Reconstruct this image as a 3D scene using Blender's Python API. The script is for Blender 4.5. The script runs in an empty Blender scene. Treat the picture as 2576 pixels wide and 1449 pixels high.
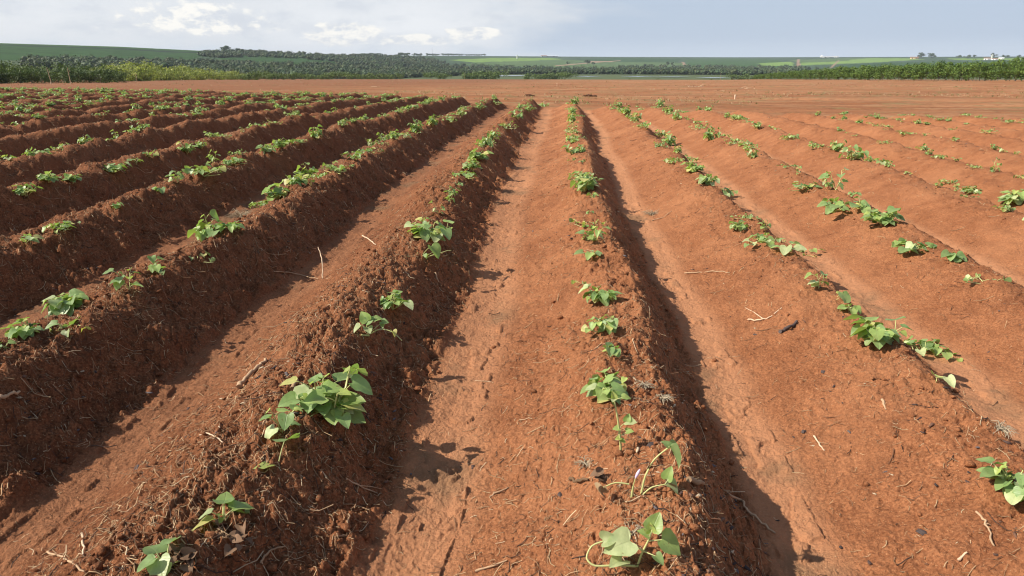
# Sweet potato field on red soil, drone-height view along the ridges.
import bpy, math, random
import numpy as np
from mathutils import Vector
scene = bpy.context.scene
COL = scene.collection
f32 = np.float32

# ------------------------------------------------------------------ camera
FPX, CX, CY, HZ, VPX = 1717.0, 1288.0, 724.5, 147.0, 1417.7   # in a 2576 px wide frame
PITCH = math.atan((CY-HZ)/FPX)
YAW = math.atan((VPX-CX)/FPX*math.cos(PITCH))
CAMZ = 1.0
cam = bpy.data.cameras.new('camera'); camo = bpy.data.objects.new('camera', cam); COL.objects.link(camo)
cam.sensor_width = 36.0; cam.lens = 36.0*FPX/2576.0; cam.clip_start = .05; cam.clip_end = 60000
camo.location = (0, 0, CAMZ); camo.rotation_euler = (math.pi/2-PITCH, 0, YAW)
scene.camera = camo

def rays(u, v):
    u = np.atleast_1d(np.asarray(u, float)); v = np.atleast_1d(np.asarray(v, float))
    x = (u-CX)/FPX; y = -(v-CY)/FPX
    f = np.array([0, math.cos(PITCH), -math.sin(PITCH)]); up = np.array([0, math.sin(PITCH), math.cos(PITCH)])
    d = f[None]+x[:, None]*np.array([1., 0, 0])+y[:, None]*up
    c, s = math.cos(YAW), math.sin(YAW)
    return d@np.array([[c, -s, 0], [s, c, 0], [0, 0, 1]]).T
def az_of(px):                                   # azimuth (from +Y towards +X) of a column at the horizon
    d = rays(px, np.full(np.size(px), HZ)); return np.arctan2(d[:, 0], d[:, 1])

# ------------------------------------------------------------------ noise
def _hash(ix, iy, seed):
    h = ix.astype(np.int64)*374761393+iy.astype(np.int64)*668265263+seed*1274126177
    h = (h & 0xffffffff).astype(np.uint32)
    h ^= h >> np.uint32(15); h *= np.uint32(2246822519); h ^= h >> np.uint32(13); h *= np.uint32(3266489917); h ^= h >> np.uint32(16)
    return h.astype(f32)*f32(1/4294967296.0)
def vn(x, y, seed=0):                            # value noise, 0..1
    ix = np.floor(x); iy = np.floor(y)
    fx = (x-ix).astype(f32); fy = (y-iy).astype(f32)
    ix = ix.astype(np.int64); iy = iy.astype(np.int64)
    fx = fx*fx*fx*(fx*(fx*6-15)+10); fy = fy*fy*fy*(fy*(fy*6-15)+10)
    a = _hash(ix, iy, seed); b = _hash(ix+1, iy, seed); c = _hash(ix, iy+1, seed); d = _hash(ix+1, iy+1, seed)
    return (a+(b-a)*fx)*(1-fy)+(c+(d-c)*fx)*fy
def sn(x, y, seed=0): return vn(x, y, seed)*2-1
def clods(x, y, seed):                           # 1 at a clod's middle, 0 at its rim
    ix = np.floor(x).astype(np.int64); iy = np.floor(y).astype(np.int64)
    best = np.full(x.shape, 9., f32)
    for dx in (-1, 0, 1):
        for dy in (-1, 0, 1):
            jx = ix+dx; jy = iy+dy
            px = jx+_hash(jx, jy, seed); py = jy+_hash(jx, jy, seed+7); rr = .35+.65*_hash(jx, jy, seed+13)
            d = (((x-px)**2+(y-py)**2)/(rr*rr)).astype(f32)
            best = np.minimum(best, d)
    return np.sqrt(np.clip(1-best, 0, 1))
def sstep(a, b, x):
    t = np.clip((x-a)/(b-a), 0, 1); return t*t*(3-2*t)

# ------------------------------------------------------------------ terrain
S, X0, RH = 0.958, 0.177, 0.203
_Y = np.linspace(-60, 9000, 90601)
_sl = np.where(_Y < 0, .0278, np.where(_Y < 14.5, .0278-.0034*_Y, np.where(_Y < 25, -.0215, np.where(_Y < 90, -.0298, -.0258))))
_sl = np.convolve(np.pad(_sl, 20, mode='edge'), np.ones(41)/41, 'valid')
_G = np.concatenate([[0], np.cumsum((_sl[1:]+_sl[:-1])*.5*.1)]); _G -= np.interp(0, _Y, _G)
_G = np.maximum(_G, -14.5)
# skyline seen from the field: column, its height in the frame, distance of the ridge, distance where the hill starts
SKY = np.array([(-900, 100, 1000, 330), (0, 108, 1050, 340), (300, 117, 1150, 420), (500, 127, 1250, 460), (800, 136.5, 1400, 520), (1000, 139.5, 1700, 600),
                (1250, 141, 2500, 740), (1550, 143, 3000, 750), (1850, 144, 3000, 750), (2100, 143.5, 3000, 750), (2576, 142, 2600, 760), (3300, 141, 2400, 760)], float)
SKA = az_of(SKY[:, 0]); 
def s_at(u, v):                                  # downward slope of the sight line through a point of the frame
    d = rays(u, v); return -d[:, 2]/np.hypot(d[:, 0], d[:, 1])
SKS = s_at(SKY[:, 0], SKY[:, 1])
def hill_params(az):
    return np.interp(az, SKA, SKS), np.interp(az, SKA, SKY[:, 2]), np.interp(az, SKA, SKY[:, 3])
def base(X, Y):
    X = np.asarray(X, float); Y = np.asarray(Y, float)
    z = np.interp(Y, _Y, _G)-.134*np.tanh(X/5)*(1-sstep(20, 45, np.abs(Y)))+.019*np.clip(X-36, 0, 32)*sstep(40, 80, Y)*(1-sstep(230, 360, Y))
    r = np.hypot(X, Y); az = np.arctan2(X, Y)
    ss, D, r0 = hill_params(az)
    far = (r > r0)
    zr0 = np.interp(r0*np.cos(az), _Y, _G)
    s0 = (CAMZ-zr0)/r0
    t = (r-r0)/(D-r0)
    tt = np.clip(t, 0, 1)
    f = 1-(1-tt)**1.5
    zh = CAMZ-(s0+(ss-s0)*f)*np.minimum(r, D)-np.clip(r-D, 0, 20000)*.004
    return np.where(far & (Y > 50), zh, z)
def row_coord(X, Y):
    wob = .035*sn(Y*.7, np.floor((X-X0)/S+.5)*3.1, 5)+.02*sn(Y*2.1, np.floor((X-X0)/S+.5)*1.7, 6)
    u = (X-X0)/S
    return u, wob
def row_end(X): return 17.9-.37*X
def field_mask(X, Y):
    d = (row_end(X)-Y)*.938+.35*sn(X*1.3, Y*.4, 31)
    return sstep(-.15, .75, d)*sstep(-31, -29, X)*(1-sstep(17, 18, X))*sstep(-9, -8, Y)
PP = np.array([0, .05, .13, .24, .34, .43, .50, .575, .62, .665, .735, .81, .87, 1.0])
PH = np.array([0, .02, .13, .36, .63, .83, .95, 1.0, .97, .83, .50, .20, .05, 0])
PPL = np.array([0, .05, .13, .23, .33, .42, .49, .60, .645, .685, .745, .81, .865, 1.0])
def profile(p): return np.interp(p, PP, PH)
def surf(X, Y, detail=True):
    """height, and masks: smooth furrow floor, rough crown and steep flank, inside the ridged field"""
    X = np.asarray(X, float); Y = np.asarray(Y, float)
    z = base(X, Y)
    fm = field_mask(X, Y)
    # lateral meander of the ridges
    mx = .045*sn(Y*.55+3, X*.15, 5)+.022*sn(Y*1.9, X*.6, 6)+.012*sn(Y*6, X*3, 8)
    u = (X-X0+mx)/S+.57
    k = np.floor(u); p = u-k
    p = p-np.select([k == 0, k == -1, k == 1], [.085, -.02, .03], .0)*np.sin(np.pi*p)   # each ridge leans a little its own way
    hk = np.select([k == -1, k == 0], [.92, 1.06], 1.0)+.07*sn(k*5.3, Y*.5, 9)+.035*sn(k*2.3, Y*1.7, 10)+.04*(k < 0)-.06*(k > 0)
    h = np.where(k < 0, np.interp(p, PPL, PH), profile(p))*hk
    floor = (1-sstep(.04, .15, p))+sstep(.86, .94, p)
    crown = sstep(.30, .48, p)*(1-sstep(.86, .93, p))
    steep = sstep(.52, .62, p)*(1-sstep(.84, .92, p))
    rough = np.clip(.12+.38*sstep(.08, .3, p)*(1-sstep(.84, .93, p))+.55*crown+.35*steep, 0, 1.3)
    left = sstep(1.5, -1.5, X)                    # the soil on the left is more broken
    rough = rough*(.62+.75*left)
    rough = fm*rough+(1-fm)*.22
    if detail:
        r = np.hypot(X, Y)
        n = np.zeros(X.shape, f32)
        # slumps on the flank
        n += .017*sn(X*3.2+1, Y*2.6, 11)*rough
        n += .014*sn(X*8, Y*7, 12)*rough
        m = r < 45
        def addm(mask, fn):
            if mask.any(): n[mask] += fn(X[mask], Y[mask], rough[mask], p[mask])
        addm(m, lambda a, b, q, c: (.012*(np.abs(sn(a*19, b*17, 13))-.3)*q+.0035*sn(a*31, b*29, 14)*(.35+q)))
        m2 = r < 18
        addm(m2, lambda a, b, q, c: .017*clods(a*11+.5*sn(a*30, b*30, 51), b*11+.5*sn(a*30, b*30, 52), 41)*sstep(.45, 1.1, q)*sstep(.3, .5, vn(a*4, b*4, 18)))
        m3 = r < 13
        def f3(a, b, q, c):
            w1 = a*27+.45*sn(a*75, b*75, 53); w2 = b*27+.45*sn(a*75, b*75, 54)
            return .0075*clods(w1, w2, 42)*(.12+q)*sstep(.30, .6, vn(a*6, b*6, 19))-.0095*clods(a*38+5, b*38, 43)*(.30+.8*q)*sstep(.45, .6, vn(a*11, b*11, 20))
        addm(m3, f3)
        addm(m3, lambda a, b, q, c: .0014*np.sin((b*1.0+.35*a)*62+4*sn(a*5, b*5, 57))*sstep(.42, .62, vn(a*2.3, b*2.3, 58))*((c > .88) | (c < .1))+.010*clods(a*16, b*16, 59)*(((c > .80) & (c < .95)) | (c < .08))*(vn(a*13, b*13, 60) > .72))
        m4 = r < 6.5
        addm(m4, lambda a, b, q, c: (.0050*clods(a*72+.4*sn(a*190, b*190, 55), b*72, 44)+.0030*sn(a*150, b*150, 15)+.0016*sn(a*290, b*290, 16))*(.40+q*.75))
        z = z+n
        # wheel-washed streaks and old tracks on the open ground past the rows
        o = (1-fm)*(1-sstep(60, 400, r))
        q = Y+.37*X
        z = z+o*(.05*sn(q*.55, X*.05, 21)+.03*sn(q*1.7, X*.12, 22)+.012*sn(q*4, X*.5, 23))
    z = z-.13+fm*(h*RH-RH+.13)+(1-fm)*0
    return z, np.clip(floor, 0, 1)*fm, rough, fm, p
import time; T0_ = time.time()
def hgt(x, y):
    z = surf(np.array([x], float), np.array([y], float))[0]; return float(z[0])
def at(u, v):
    """points of the ground seen at columns u, rows v of the frame (2576 wide)"""
    d = rays(u, v); n = len(d)
    T = .6*np.exp(np.linspace(0, math.log(5000/.6), 900))
    P = d[:, None, :]*T[None, :, None]
    zz = surf(P[..., 0].ravel(), P[..., 1].ravel(), False)[0].reshape(n, -1)
    below = (P[..., 2]+CAMZ) < zz
    k = np.clip(np.argmax(below, 1), 2, 898)
    F = np.linspace(0, 1, 40)[None]
    T2 = T[k-2][:, None]*(1-F)+T[k+1][:, None]*F
    P = d[:, None, :]*T2[..., None]
    zz = surf(P[..., 0].ravel(), P[..., 1].ravel())[0].reshape(n, -1)
    below = (P[..., 2]+CAMZ) < zz
    below[:, -1] = True
    t = T2[np.arange(n), np.argmax(below, 1)]
    return d[:, :2]*t[:, None]
def hgts(x, y): return surf(np.asarray(x, float), np.asarray(y, float))[0]

# ------------------------------------------------------------------ mesh helpers
def link(name, me, mat=None, parent=None, smooth=True):
    o = bpy.data.objects.new(name, me); COL.objects.link(o)
    if mat is not None and len(me.materials) == 0:
        for m in (mat if isinstance(mat, (list, tuple)) else [mat]): me.materials.append(m)
    if parent is not None: o.parent = parent
    return o
def np_mesh(name, V, Fc, cols=None, smooth=True, uv=None):
    """V (n,3); Fc (m,k) with one k, or a list of such arrays"""
    V = np.ascontiguousarray(V, f32)
    Fs = [Fc] if isinstance(Fc, np.ndarray) else [f for f in Fc if len(f)]
    me = bpy.data.meshes.new(name)
    nl = sum(f.size for f in Fs); nf = sum(len(f) for f in Fs)
    me.vertices.add(len(V)); me.loops.add(nl); me.polygons.add(nf)
    me.vertices.foreach_set('co', V.ravel())
    li = np.concatenate([f.ravel() for f in Fs]).astype(np.int32)
    me.loops.foreach_set('vertex_index', li)
    ks = np.concatenate([np.full(len(f), f.shape[1], np.int32) for f in Fs])
    me.polygons.foreach_set('loop_start', np.concatenate([[0], np.cumsum(ks)[:-1]]).astype(np.int32))
    if smooth: me.polygons.foreach_set('use_smooth', np.ones(nf, bool))
    if cols is not None:
        a = me.color_attributes.new('tint', 'FLOAT_COLOR', 'POINT')
        c = np.ones((len(V), 4), f32); c[:, :cols.shape[1]] = cols; a.data.foreach_set('color', c.ravel())
    if uv is not None:
        u = me.uv_layers.new(name='leaf_uv'); u.data.foreach_set('uv', np.ascontiguousarray(uv[li], f32).ravel())
    me.update(calc_edges=True)
    return me
class MB:
    def __init__(s): s.V = []; s.F = {}; s.C = []; s.U = []; s.n = 0
    def add(s, V, Fc, col=(1, 1, 1), uv=None):
        V = np.asarray(V, float); Fc = np.asarray(Fc)
        s.V.append(V); s.F.setdefault(Fc.shape[1], []).append(Fc+s.n)
        col = np.asarray(col, float); s.C.append(np.broadcast_to(col, (len(V), 3)) if col.ndim == 1 else col)
        s.U.append(np.zeros((len(V), 2)) if uv is None else uv); s.n += len(V)
    def mesh(s, name, smooth=True):
        return np_mesh(name, np.concatenate(s.V), [np.concatenate(f) for f in s.F.values()], np.concatenate(s.C), smooth, np.concatenate(s.U))
def tube(P, R, n=5):
    P = np.asarray(P, float); m = len(P); R = np.broadcast_to(np.asarray(R, float), (m,))
    T = np.gradient(P, axis=0); T /= np.linalg.norm(T, axis=1, keepdims=True)+1e-9
    ref = np.where(np.abs(T[:, 2:3]) > .9, np.array([[1., 0, 0]]), np.array([[0, 0, 1.]]))
    A = np.cross(T, ref); A /= np.linalg.norm(A, axis=1, keepdims=True)+1e-9; B = np.cross(T, A)
    th = np.arange(n)*2*math.pi/n
    V = P[:, None]+R[:, None, None]*(A[:, None]*np.cos(th)[None, :, None]+B[:, None]*np.sin(th)[None, :, None])
    V = V.reshape(-1, 3); i = np.arange(m-1)[:, None]*n; j = np.arange(n)[None]; j2 = (j+1) % n
    Fc = np.stack([i+j, i+j2, i+n+j2, i+n+j], -1).reshape(-1, 4)
    return V, Fc
def blob(rng, rad, rough=.25, sub=2, sq=(1, 1, 1)):
    import bmesh
    bm = bmesh.new(); bmesh.ops.create_icosphere(bm, subdivisions=sub, radius=1)
    V = np.array([v.co[:] for v in bm.verts]); Fc = np.array([[v.index for v in f.verts] for f in bm.faces]); bm.free()
    o = rng.uniform(0, 50)
    d = 1+rough*(sn(V[:, 0]*1.6+o+V[:, 2], V[:, 1]*1.6+V[:, 2]*.7, 3)+.6*sn(V[:, 0]*3.7+o-V[:, 2]*2, V[:, 1]*3.7+V[:, 2]*1.9, 4))
    return V*d[:, None]*rad*np.array(sq), Fc
def props(o, label=None, cat=None, group=None, kind=None):
    if label: o['label'] = label
    if cat: o['category'] = cat
    if group: o['group'] = group
    if kind: o['kind'] = kind
    return o
def empty(name, loc=(0, 0, 0), rz=0.):
    o = bpy.data.objects.new(name, None); COL.objects.link(o); o.location = loc; o.rotation_euler = (0, 0, rz); o.empty_display_size = .05; return o

# ------------------------------------------------------------------ materials
class NT:
    def __init__(s, tree): s.t = tree; s.n = tree.nodes; s.l = tree.links
    def new(s, typ, ins=None, **kw):
        nd = s.n.new(typ)
        for k, v in kw.items(): setattr(nd, k, v)
        for k, v in (ins or {}).items(): s.set(nd, k, v)
        return nd
    def set(s, nd, k, v):
        sock = nd.inputs[k]
        if hasattr(v, 'is_output') or isinstance(v, bpy.types.NodeSocket): s.l.new(v, sock)
        else: sock.default_value = v
    def math(s, op, a, b=0., clamp=False):
        nd = s.n.new('ShaderNodeMath'); nd.operation = op; nd.use_clamp = clamp; s.set(nd, 0, a); s.set(nd, 1, b); return nd.outputs[0]
    def mix(s, f, a, b, bt='MIX'):
        nd = s.n.new('ShaderNodeMix'); nd.data_type = 'RGBA'; nd.blend_type = bt
        s.set(nd, 0, f); s.set(nd, 6, a if not isinstance(a, tuple) else a+(1,)*(4-len(a))); s.set(nd, 7, b if not isinstance(b, tuple) else b+(1,)*(4-len(b))); return nd.outputs[2]
    def rng(s, v, a, b, c=0., d=1., smooth=True):
        nd = s.n.new('ShaderNodeMapRange'); nd.interpolation_type = 'SMOOTHSTEP' if smooth else 'LINEAR'
        s.set(nd, 0, v); s.set(nd, 1, a); s.set(nd, 2, b); s.set(nd, 3, c); s.set(nd, 4, d); return nd.outputs[0]
    def noise(s, vec, scale, det=3., rough=.55):
        nd = s.new('ShaderNodeTexNoise', {'Scale': scale, 'Detail': det, 'Roughness': rough}); s.l.new(vec, nd.inputs['Vector']); return nd.outputs['Fac']
    def mapv(s, vec, scale=(1, 1, 1), rot=(0, 0, 0), loc=(0, 0, 0)):
        nd = s.new('ShaderNodeMapping', {'Scale': scale, 'Rotation': rot, 'Location': loc}); s.l.new(vec, nd.inputs['Vector']); return nd.outputs[0]
def material(name):
    m = bpy.data.materials.new(name); m.use_nodes = True; t = NT(m.node_tree)
    return m, t, t.n['Principled BSDF'], t.n['Material Output']
def pos(t): return t.new('ShaderNodeNewGeometry').outputs['Position']
def simple(name, col, rough=.8, spec=.3, var=.3, scale=20., tint=False):
    m, t, b, o = material(name)
    n = t.noise(t.new('ShaderNodeTexCoord').outputs['Object'], scale, 4)
    c = t.mix(n, tuple(x*(1-var) for x in col), tuple(min(1, x*(1+var)) for x in col))
    if tint: c = t.mix(1.0, c, t.new('ShaderNodeVertexColor', layer_name='tint').outputs[0], 'MULTIPLY')
    t.set(b, 'Base Color', c); t.set(b, 'Roughness', rough); t.set(b, 'Specular IOR Level', spec)
    return m

def soil_material():
    m, t, b, o = material('red_soil')
    P = pos(t)
    at_ = t.new('ShaderNodeVertexColor', layer_name='tint'); sep = t.new('ShaderNodeSeparateColor'); t.l.new(at_.outputs[0], sep.inputs[0])
    fl, rg, wd = sep.outputs[0], sep.outputs[1], sep.outputs[2]
    big = t.noise(P, 1.1, 4); mid = t.noise(P, 9, 5, .65); fine = t.noise(P, 120, 4, .7); grit = t.noise(P, 420, 2, .6)
    c = t.mix(t.rng(mid, .3, .7), SOIL_D, SOIL_L)
    c = t.mix(t.rng(fine, .36, .66), t.mix(.62, c, SOIL_X), c)
    c = t.mix(t.math('MULTIPLY', t.rng(big, .42, .7), .30), c, SOIL_P)
    c = t.mix(t.math('MULTIPLY', fl, .75), c, SOIL_F)
    sx_ = t.new('ShaderNodeSeparateXYZ'); t.l.new(P, sx_.inputs[0])
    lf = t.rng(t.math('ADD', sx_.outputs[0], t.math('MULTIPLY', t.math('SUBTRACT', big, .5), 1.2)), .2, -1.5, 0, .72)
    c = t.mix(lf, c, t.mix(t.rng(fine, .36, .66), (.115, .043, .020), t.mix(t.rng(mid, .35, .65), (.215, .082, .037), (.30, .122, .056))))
    damp = t.rng(t.noise(P, 3.2, 5, .65), .54, .70)
    c = t.mix(t.math('MULTIPLY', t.math('MULTIPLY', damp, rg), .55), c, (.13, .045, .021))
    # dark organic crumbs and the grey sand washed into the furrow floors
    c = t.mix(t.math('MULTIPLY', t.math('MULTIPLY', fl, t.rng(t.noise(P, 2.3, 4, .7), .52, .66)), .55), c, (.17, .115, .065))
    c = t.mix(t.math('MULTIPLY', t.rng(t.noise(P, 55, 4, .7), .62, .72), t.math('MULTIPLY', rg, .55)), c, (.075, .032, .02))
    c = t.mix(t.math('MULTIPLY', t.rng(t.noise(P, 260, 2, .6), .64, .71), .75), c, (.60, .36, .19))
    # open ground past the rows: straw streaks and weeds, drawn out along the tracks
    q = t.mapv(P, (.035, .42, 1), (0, 0, .354))
    q2 = t.mapv(P, (.25, 2.2, 1), (0, 0, .354))
    st = t.noise(q, 1.0, 6, .6); st2 = t.noise(q2, 1.0, 5, .65); wn = t.noise(P, .8, 6, .7)
    o1 = t.mix(t.rng(st, .40, .62), OPEN_A, OPEN_B)
    o1 = t.mix(t.math('MULTIPLY', t.rng(st2, .48, .66), .55), o1, OPEN_C)
    o1 = t.mix(t.math('MULTIPLY', t.rng(t.noise(P, 3.5, 5, .7), .5, .62), .4), o1, (.13, .05, .028))
    o1 = t.mix(t.math('MULTIPLY', t.rng(wn, .50, .66), t.rng(wd, .35, .8, 0, .65)), o1, (.20, .165, .07))
    o1 = t.mix(t.rng(t.math('ADD', sx_.outputs[0], t.math('MULTIPLY', big, 6.)), 6., -22., 0, .62), o1, (.185, .075, .036))
    o1 = t.mix(t.rng(t.math('ADD', sx_.outputs[1], t.math('MULTIPLY', t.noise(P, .02, 5, .6), 160.)), 470., 560.), o1, t.mix(t.noise(P, .15, 4), (.06, .085, .035), (.11, .13, .055)))
    c = t.mix(wd, c, o1)
    t.set(b, 'Base Color', c); t.set(b, 'Roughness', .95); t.set(b, 'Specular IOR Level', .12)
    bh = t.math('ADD', t.math('ADD', t.math('MULTIPLY', fine, .9), t.math('MULTIPLY', grit, .4)), t.math('MULTIPLY', t.noise(P, 48, 3, .65), 1.1))
    bmp = t.new('ShaderNodeBump', {'Strength': .95, 'Distance': .010}); t.l.new(bh, bmp.inputs['Height']); t.l.new(bmp.outputs[0], b.inputs['Normal'])
    return m
SOIL_D, SOIL_L, SOIL_X, SOIL_P, SOIL_F = (.335, .130, .055), (.475, .196, .086), (.14, .046, .020), (.55, .250, .118), (.54, .255, .128)
OPEN_A, OPEN_B, OPEN_C = (.27, .110, .048), (.38, .170, .078), (.40, .25, .13)

def leaf_material(name, gain=1.0):
    m, t, b, o = material(name)
    tint = t.new('ShaderNodeVertexColor', layer_name='tint').outputs[0]
    uv = t.new('ShaderNodeUVMap', uv_map='leaf_uv').outputs[0]
    sp = t.new('ShaderNodeSeparateXYZ'); t.l.new(uv, sp.inputs[0])
    ax = t.math('ABSOLUTE', sp.outputs[0])
    rib = t.rng(ax, .0, .035, 1, 0)
    ph = t.math('SUBTRACT', sp.outputs[1], t.math('MULTIPLY', ax, .75))
    tri = t.math('ABSOLUTE', t.math('SUBTRACT', t.math('FRACT', t.math('MULTIPLY', ph, 6.5)), .5))
    vein = t.math('MAXIMUM', rib, t.math('MULTIPLY', t.rng(tri, 0, .09, 1, 0), .55))
    n = t.noise(t.new('ShaderNodeTexCoord').outputs['Object'], 35, 3)
    c = t.mix(t.rng(n, .3, .7), t.mix(1., tint, (.82, .84, .8), 'MULTIPLY'), t.mix(1., tint, (1.12, 1.1, 1.15), 'MULTIPLY'))
    c = t.mix(t.math('MULTIPLY', vein, .24), c, (.36, .43, .22))
    back = t.new('ShaderNodeNewGeometry').outputs['Backfacing']
    c = t.mix(t.math('MULTIPLY', back, .55), c, (.24, .31, .15))
    oc = t.new('ShaderNodeTexCoord').outputs['Object']
    c = t.mix(t.math('MULTIPLY', t.rng(t.noise(oc, 90, 3, .6), .66, .72), .6), c, (.20, .12, .045))
    c = t.mix(t.math('MULTIPLY', t.rng(t.noise(oc, 22, 4, .65), .56, .72), .45), c, (.36, .36, .16))
    t.set(b, 'Base Color', c); t.set(b, 'Roughness', .42); t.set(b, 'Specular IOR Level', .42)
    bmp = t.new('ShaderNodeBump', {'Strength': .35, 'Distance': .002, 'Height': t.math('SUBTRACT', n, vein)}); t.l.new(bmp.outputs[0], b.inputs['Normal'])
    tr = t.new('ShaderNodeBsdfTranslucent'); t.l.new(t.mix(1., c, (1.3, 1.5, .5), 'MULTIPLY'), tr.inputs[0])
    mx = t.new('ShaderNodeMixShader', {0: .36}); t.l.new(b.outputs[0], mx.inputs[1]); t.l.new(tr.outputs[0], mx.inputs[2]); t.l.new(mx.outputs[0], o.inputs[0])
    return m
def crown_material(name, a, b_, trans=.2):
    m, t, b, o = material(name)
    oi = t.new('ShaderNodeObjectInfo').outputs['Random']
    n = t.noise(pos(t), .9, 4, .7)
    c = t.mix(t.rng(n, .35, .65), a, b_)
    c = t.mix(t.math('MULTIPLY', oi, .35), c, tuple(x*.62 for x in a))
    c = t.mix(1., c, t.new('ShaderNodeVertexColor', layer_name='tint').outputs[0], 'MULTIPLY')
    t.set(b, 'Base Color', c); t.set(b, 'Roughness', .6); t.set(b, 'Specular IOR Level', .3)
    tr = t.new('ShaderNodeBsdfTranslucent'); t.l.new(t.mix(1., c, (1.2, 1.3, .6), 'MULTIPLY'), tr.inputs[0])
    mx = t.new('ShaderNodeMixShader', {0: trans}); t.l.new(b.outputs[0], mx.inputs[1]); t.l.new(tr.outputs[0], mx.inputs[2]); t.l.new(mx.outputs[0], o.inputs[0])
    return m
def hill_material():
    m, t, b, o = material('hill_fields')
    tint = t.new('ShaderNodeVertexColor', layer_name='tint').outputs[0]
    P = pos(t)
    n = t.noise(P, .05, 6, .7); n2 = t.noise(t.mapv(P, (.012, .25, .1), (0, 0, .5)), 1., 4, .6)
    f = t.math('ADD', t.rng(n, .3, .7, .7, 1.2), t.rng(n2, .3, .7, -.18, .18))
    cc = t.new('ShaderNodeCombineXYZ', {0: f, 1: f, 2: f})
    c = t.mix(1., tint, cc.outputs[0], 'MULTIPLY')
    t.set(b, 'Base Color', c); t.set(b, 'Roughness', .9); t.set(b, 'Specular IOR Level', .1)
    return m
MAT_SOIL = soil_material(); MAT_LEAF = leaf_material('sweet_potato_leaf')
MAT_STEM = simple('vine_stem', (.50, .50, .20), .5, .4, .2, 60, True)
MAT_LITTER = simple('dry_straw', (1, 1, 1), .75, .25, .0, 60, True)
MAT_WOOD = simple('weathered_wood', (.34, .24, .155), .85, .2, .4, 45, True)
MAT_BARK = simple('grey_bark', (.20, .165, .125), .9, .15, .35, 6)
MAT_CHAR = simple('charred_wood', (.075, .052, .045), .7, .35, .5, 60)
MAT_HILL = hill_material()

# ------------------------------------------------------------------ ground and hills: one polar sheet
def build_ground():
    r = [0.02]
    def grow(to, k):
        while r[-1] < to: r.append(r[-1]*(1+k))
    grow(.75, .12); grow(6, .0024); grow(30, .0048); grow(240, .011); grow(3300, .0085); grow(9000, .06)
    r = np.array(r)
    A0, A1 = math.radians(-51), math.radians(44)
    fine = np.linspace(A0, A1, int((A1-A0)/.0016))
    rest = np.linspace(A1, A0+2*math.pi, 230)[1:-1]
    az = np.concatenate([fine, rest]); na, nr = len(az), len(r)
    RR, AA = np.meshgrid(r, az, indexing='ij')
    X = (RR*np.sin(AA)).ravel(); Y = (RR*np.cos(AA)).ravel()
    z, fl, rg, fm, p = surf(X, Y)
    V = np.stack([X, Y, z], 1).astype(f32)
    i = np.arange(nr-1)[:, None]*na; j = np.arange(na)[None]; j2 = (j+1) % na
    Fq = np.stack([i+j, i+na+j, i+na+j2, i+j2], -1).reshape(-1, 4)
    rr = RR.ravel(); aa = AA.ravel()
    ss, D, r0 = hill_params(np.where(aa > math.pi, aa-2*math.pi, aa))
    ishill = (rr > r0-8)[Fq[:, 0]] & (Y > 40)[Fq[:, 0]]
    wd = (1-fm)
    cols = np.stack([fl, np.clip(rg, 0, 1), wd], 1).astype(f32)
    for nm, sel, mat in (('ground', ~ishill, MAT_SOIL), ('hills', ishill, MAT_HILL)):
        Fs = Fq[sel]; used, inv = np.unique(Fs.ravel(), return_inverse=True)
        c = cols[used]
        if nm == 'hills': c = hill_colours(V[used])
        me = np_mesh(nm, V[used], inv.reshape(-1, 4), c)
        o = link(nm, me, mat); o['kind'] = 'structure'
def to_px(V):
    X, Y, Z = V[:, 0].astype(float), V[:, 1].astype(float), V[:, 2].astype(float)-CAMZ
    c, s = math.cos(YAW), math.sin(YAW)
    x = X*c+Y*s; y = -X*s+Y*c
    d = y*math.cos(PITCH)-Z*math.sin(PITCH); up = y*math.sin(PITCH)+Z*math.cos(PITCH)
    d = np.maximum(d, 1e-3)
    return CX+FPX*x/d, CY-FPX*up/d
def inpoly(px, py, poly):
    poly = np.array(poly, float); r = np.zeros(px.shape, bool); n = len(poly); j = n-1
    for i in range(n):
        xi, yi = poly[i]; xj, yj = poly[j]
        r ^= ((yi > py) != (yj > py)) & (px < (xj-xi)*(py-yi)/(yj-yi+1e-12)+xi); j = i
    return r
COFFEE, COFFEE_SHADED_L, PASTURE_SUNLIT, MEADOW, SCRUB, TRACK, FAR = (.030, .072, .016), (.042, .092, .020), (.165, .260, .055), (.085, .135, .045), (.062, .088, .040), (.30, .20, .13), (.050, .085, .042)  # coffee greens darkened as under cloud, pasture lightened as in sun
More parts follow.
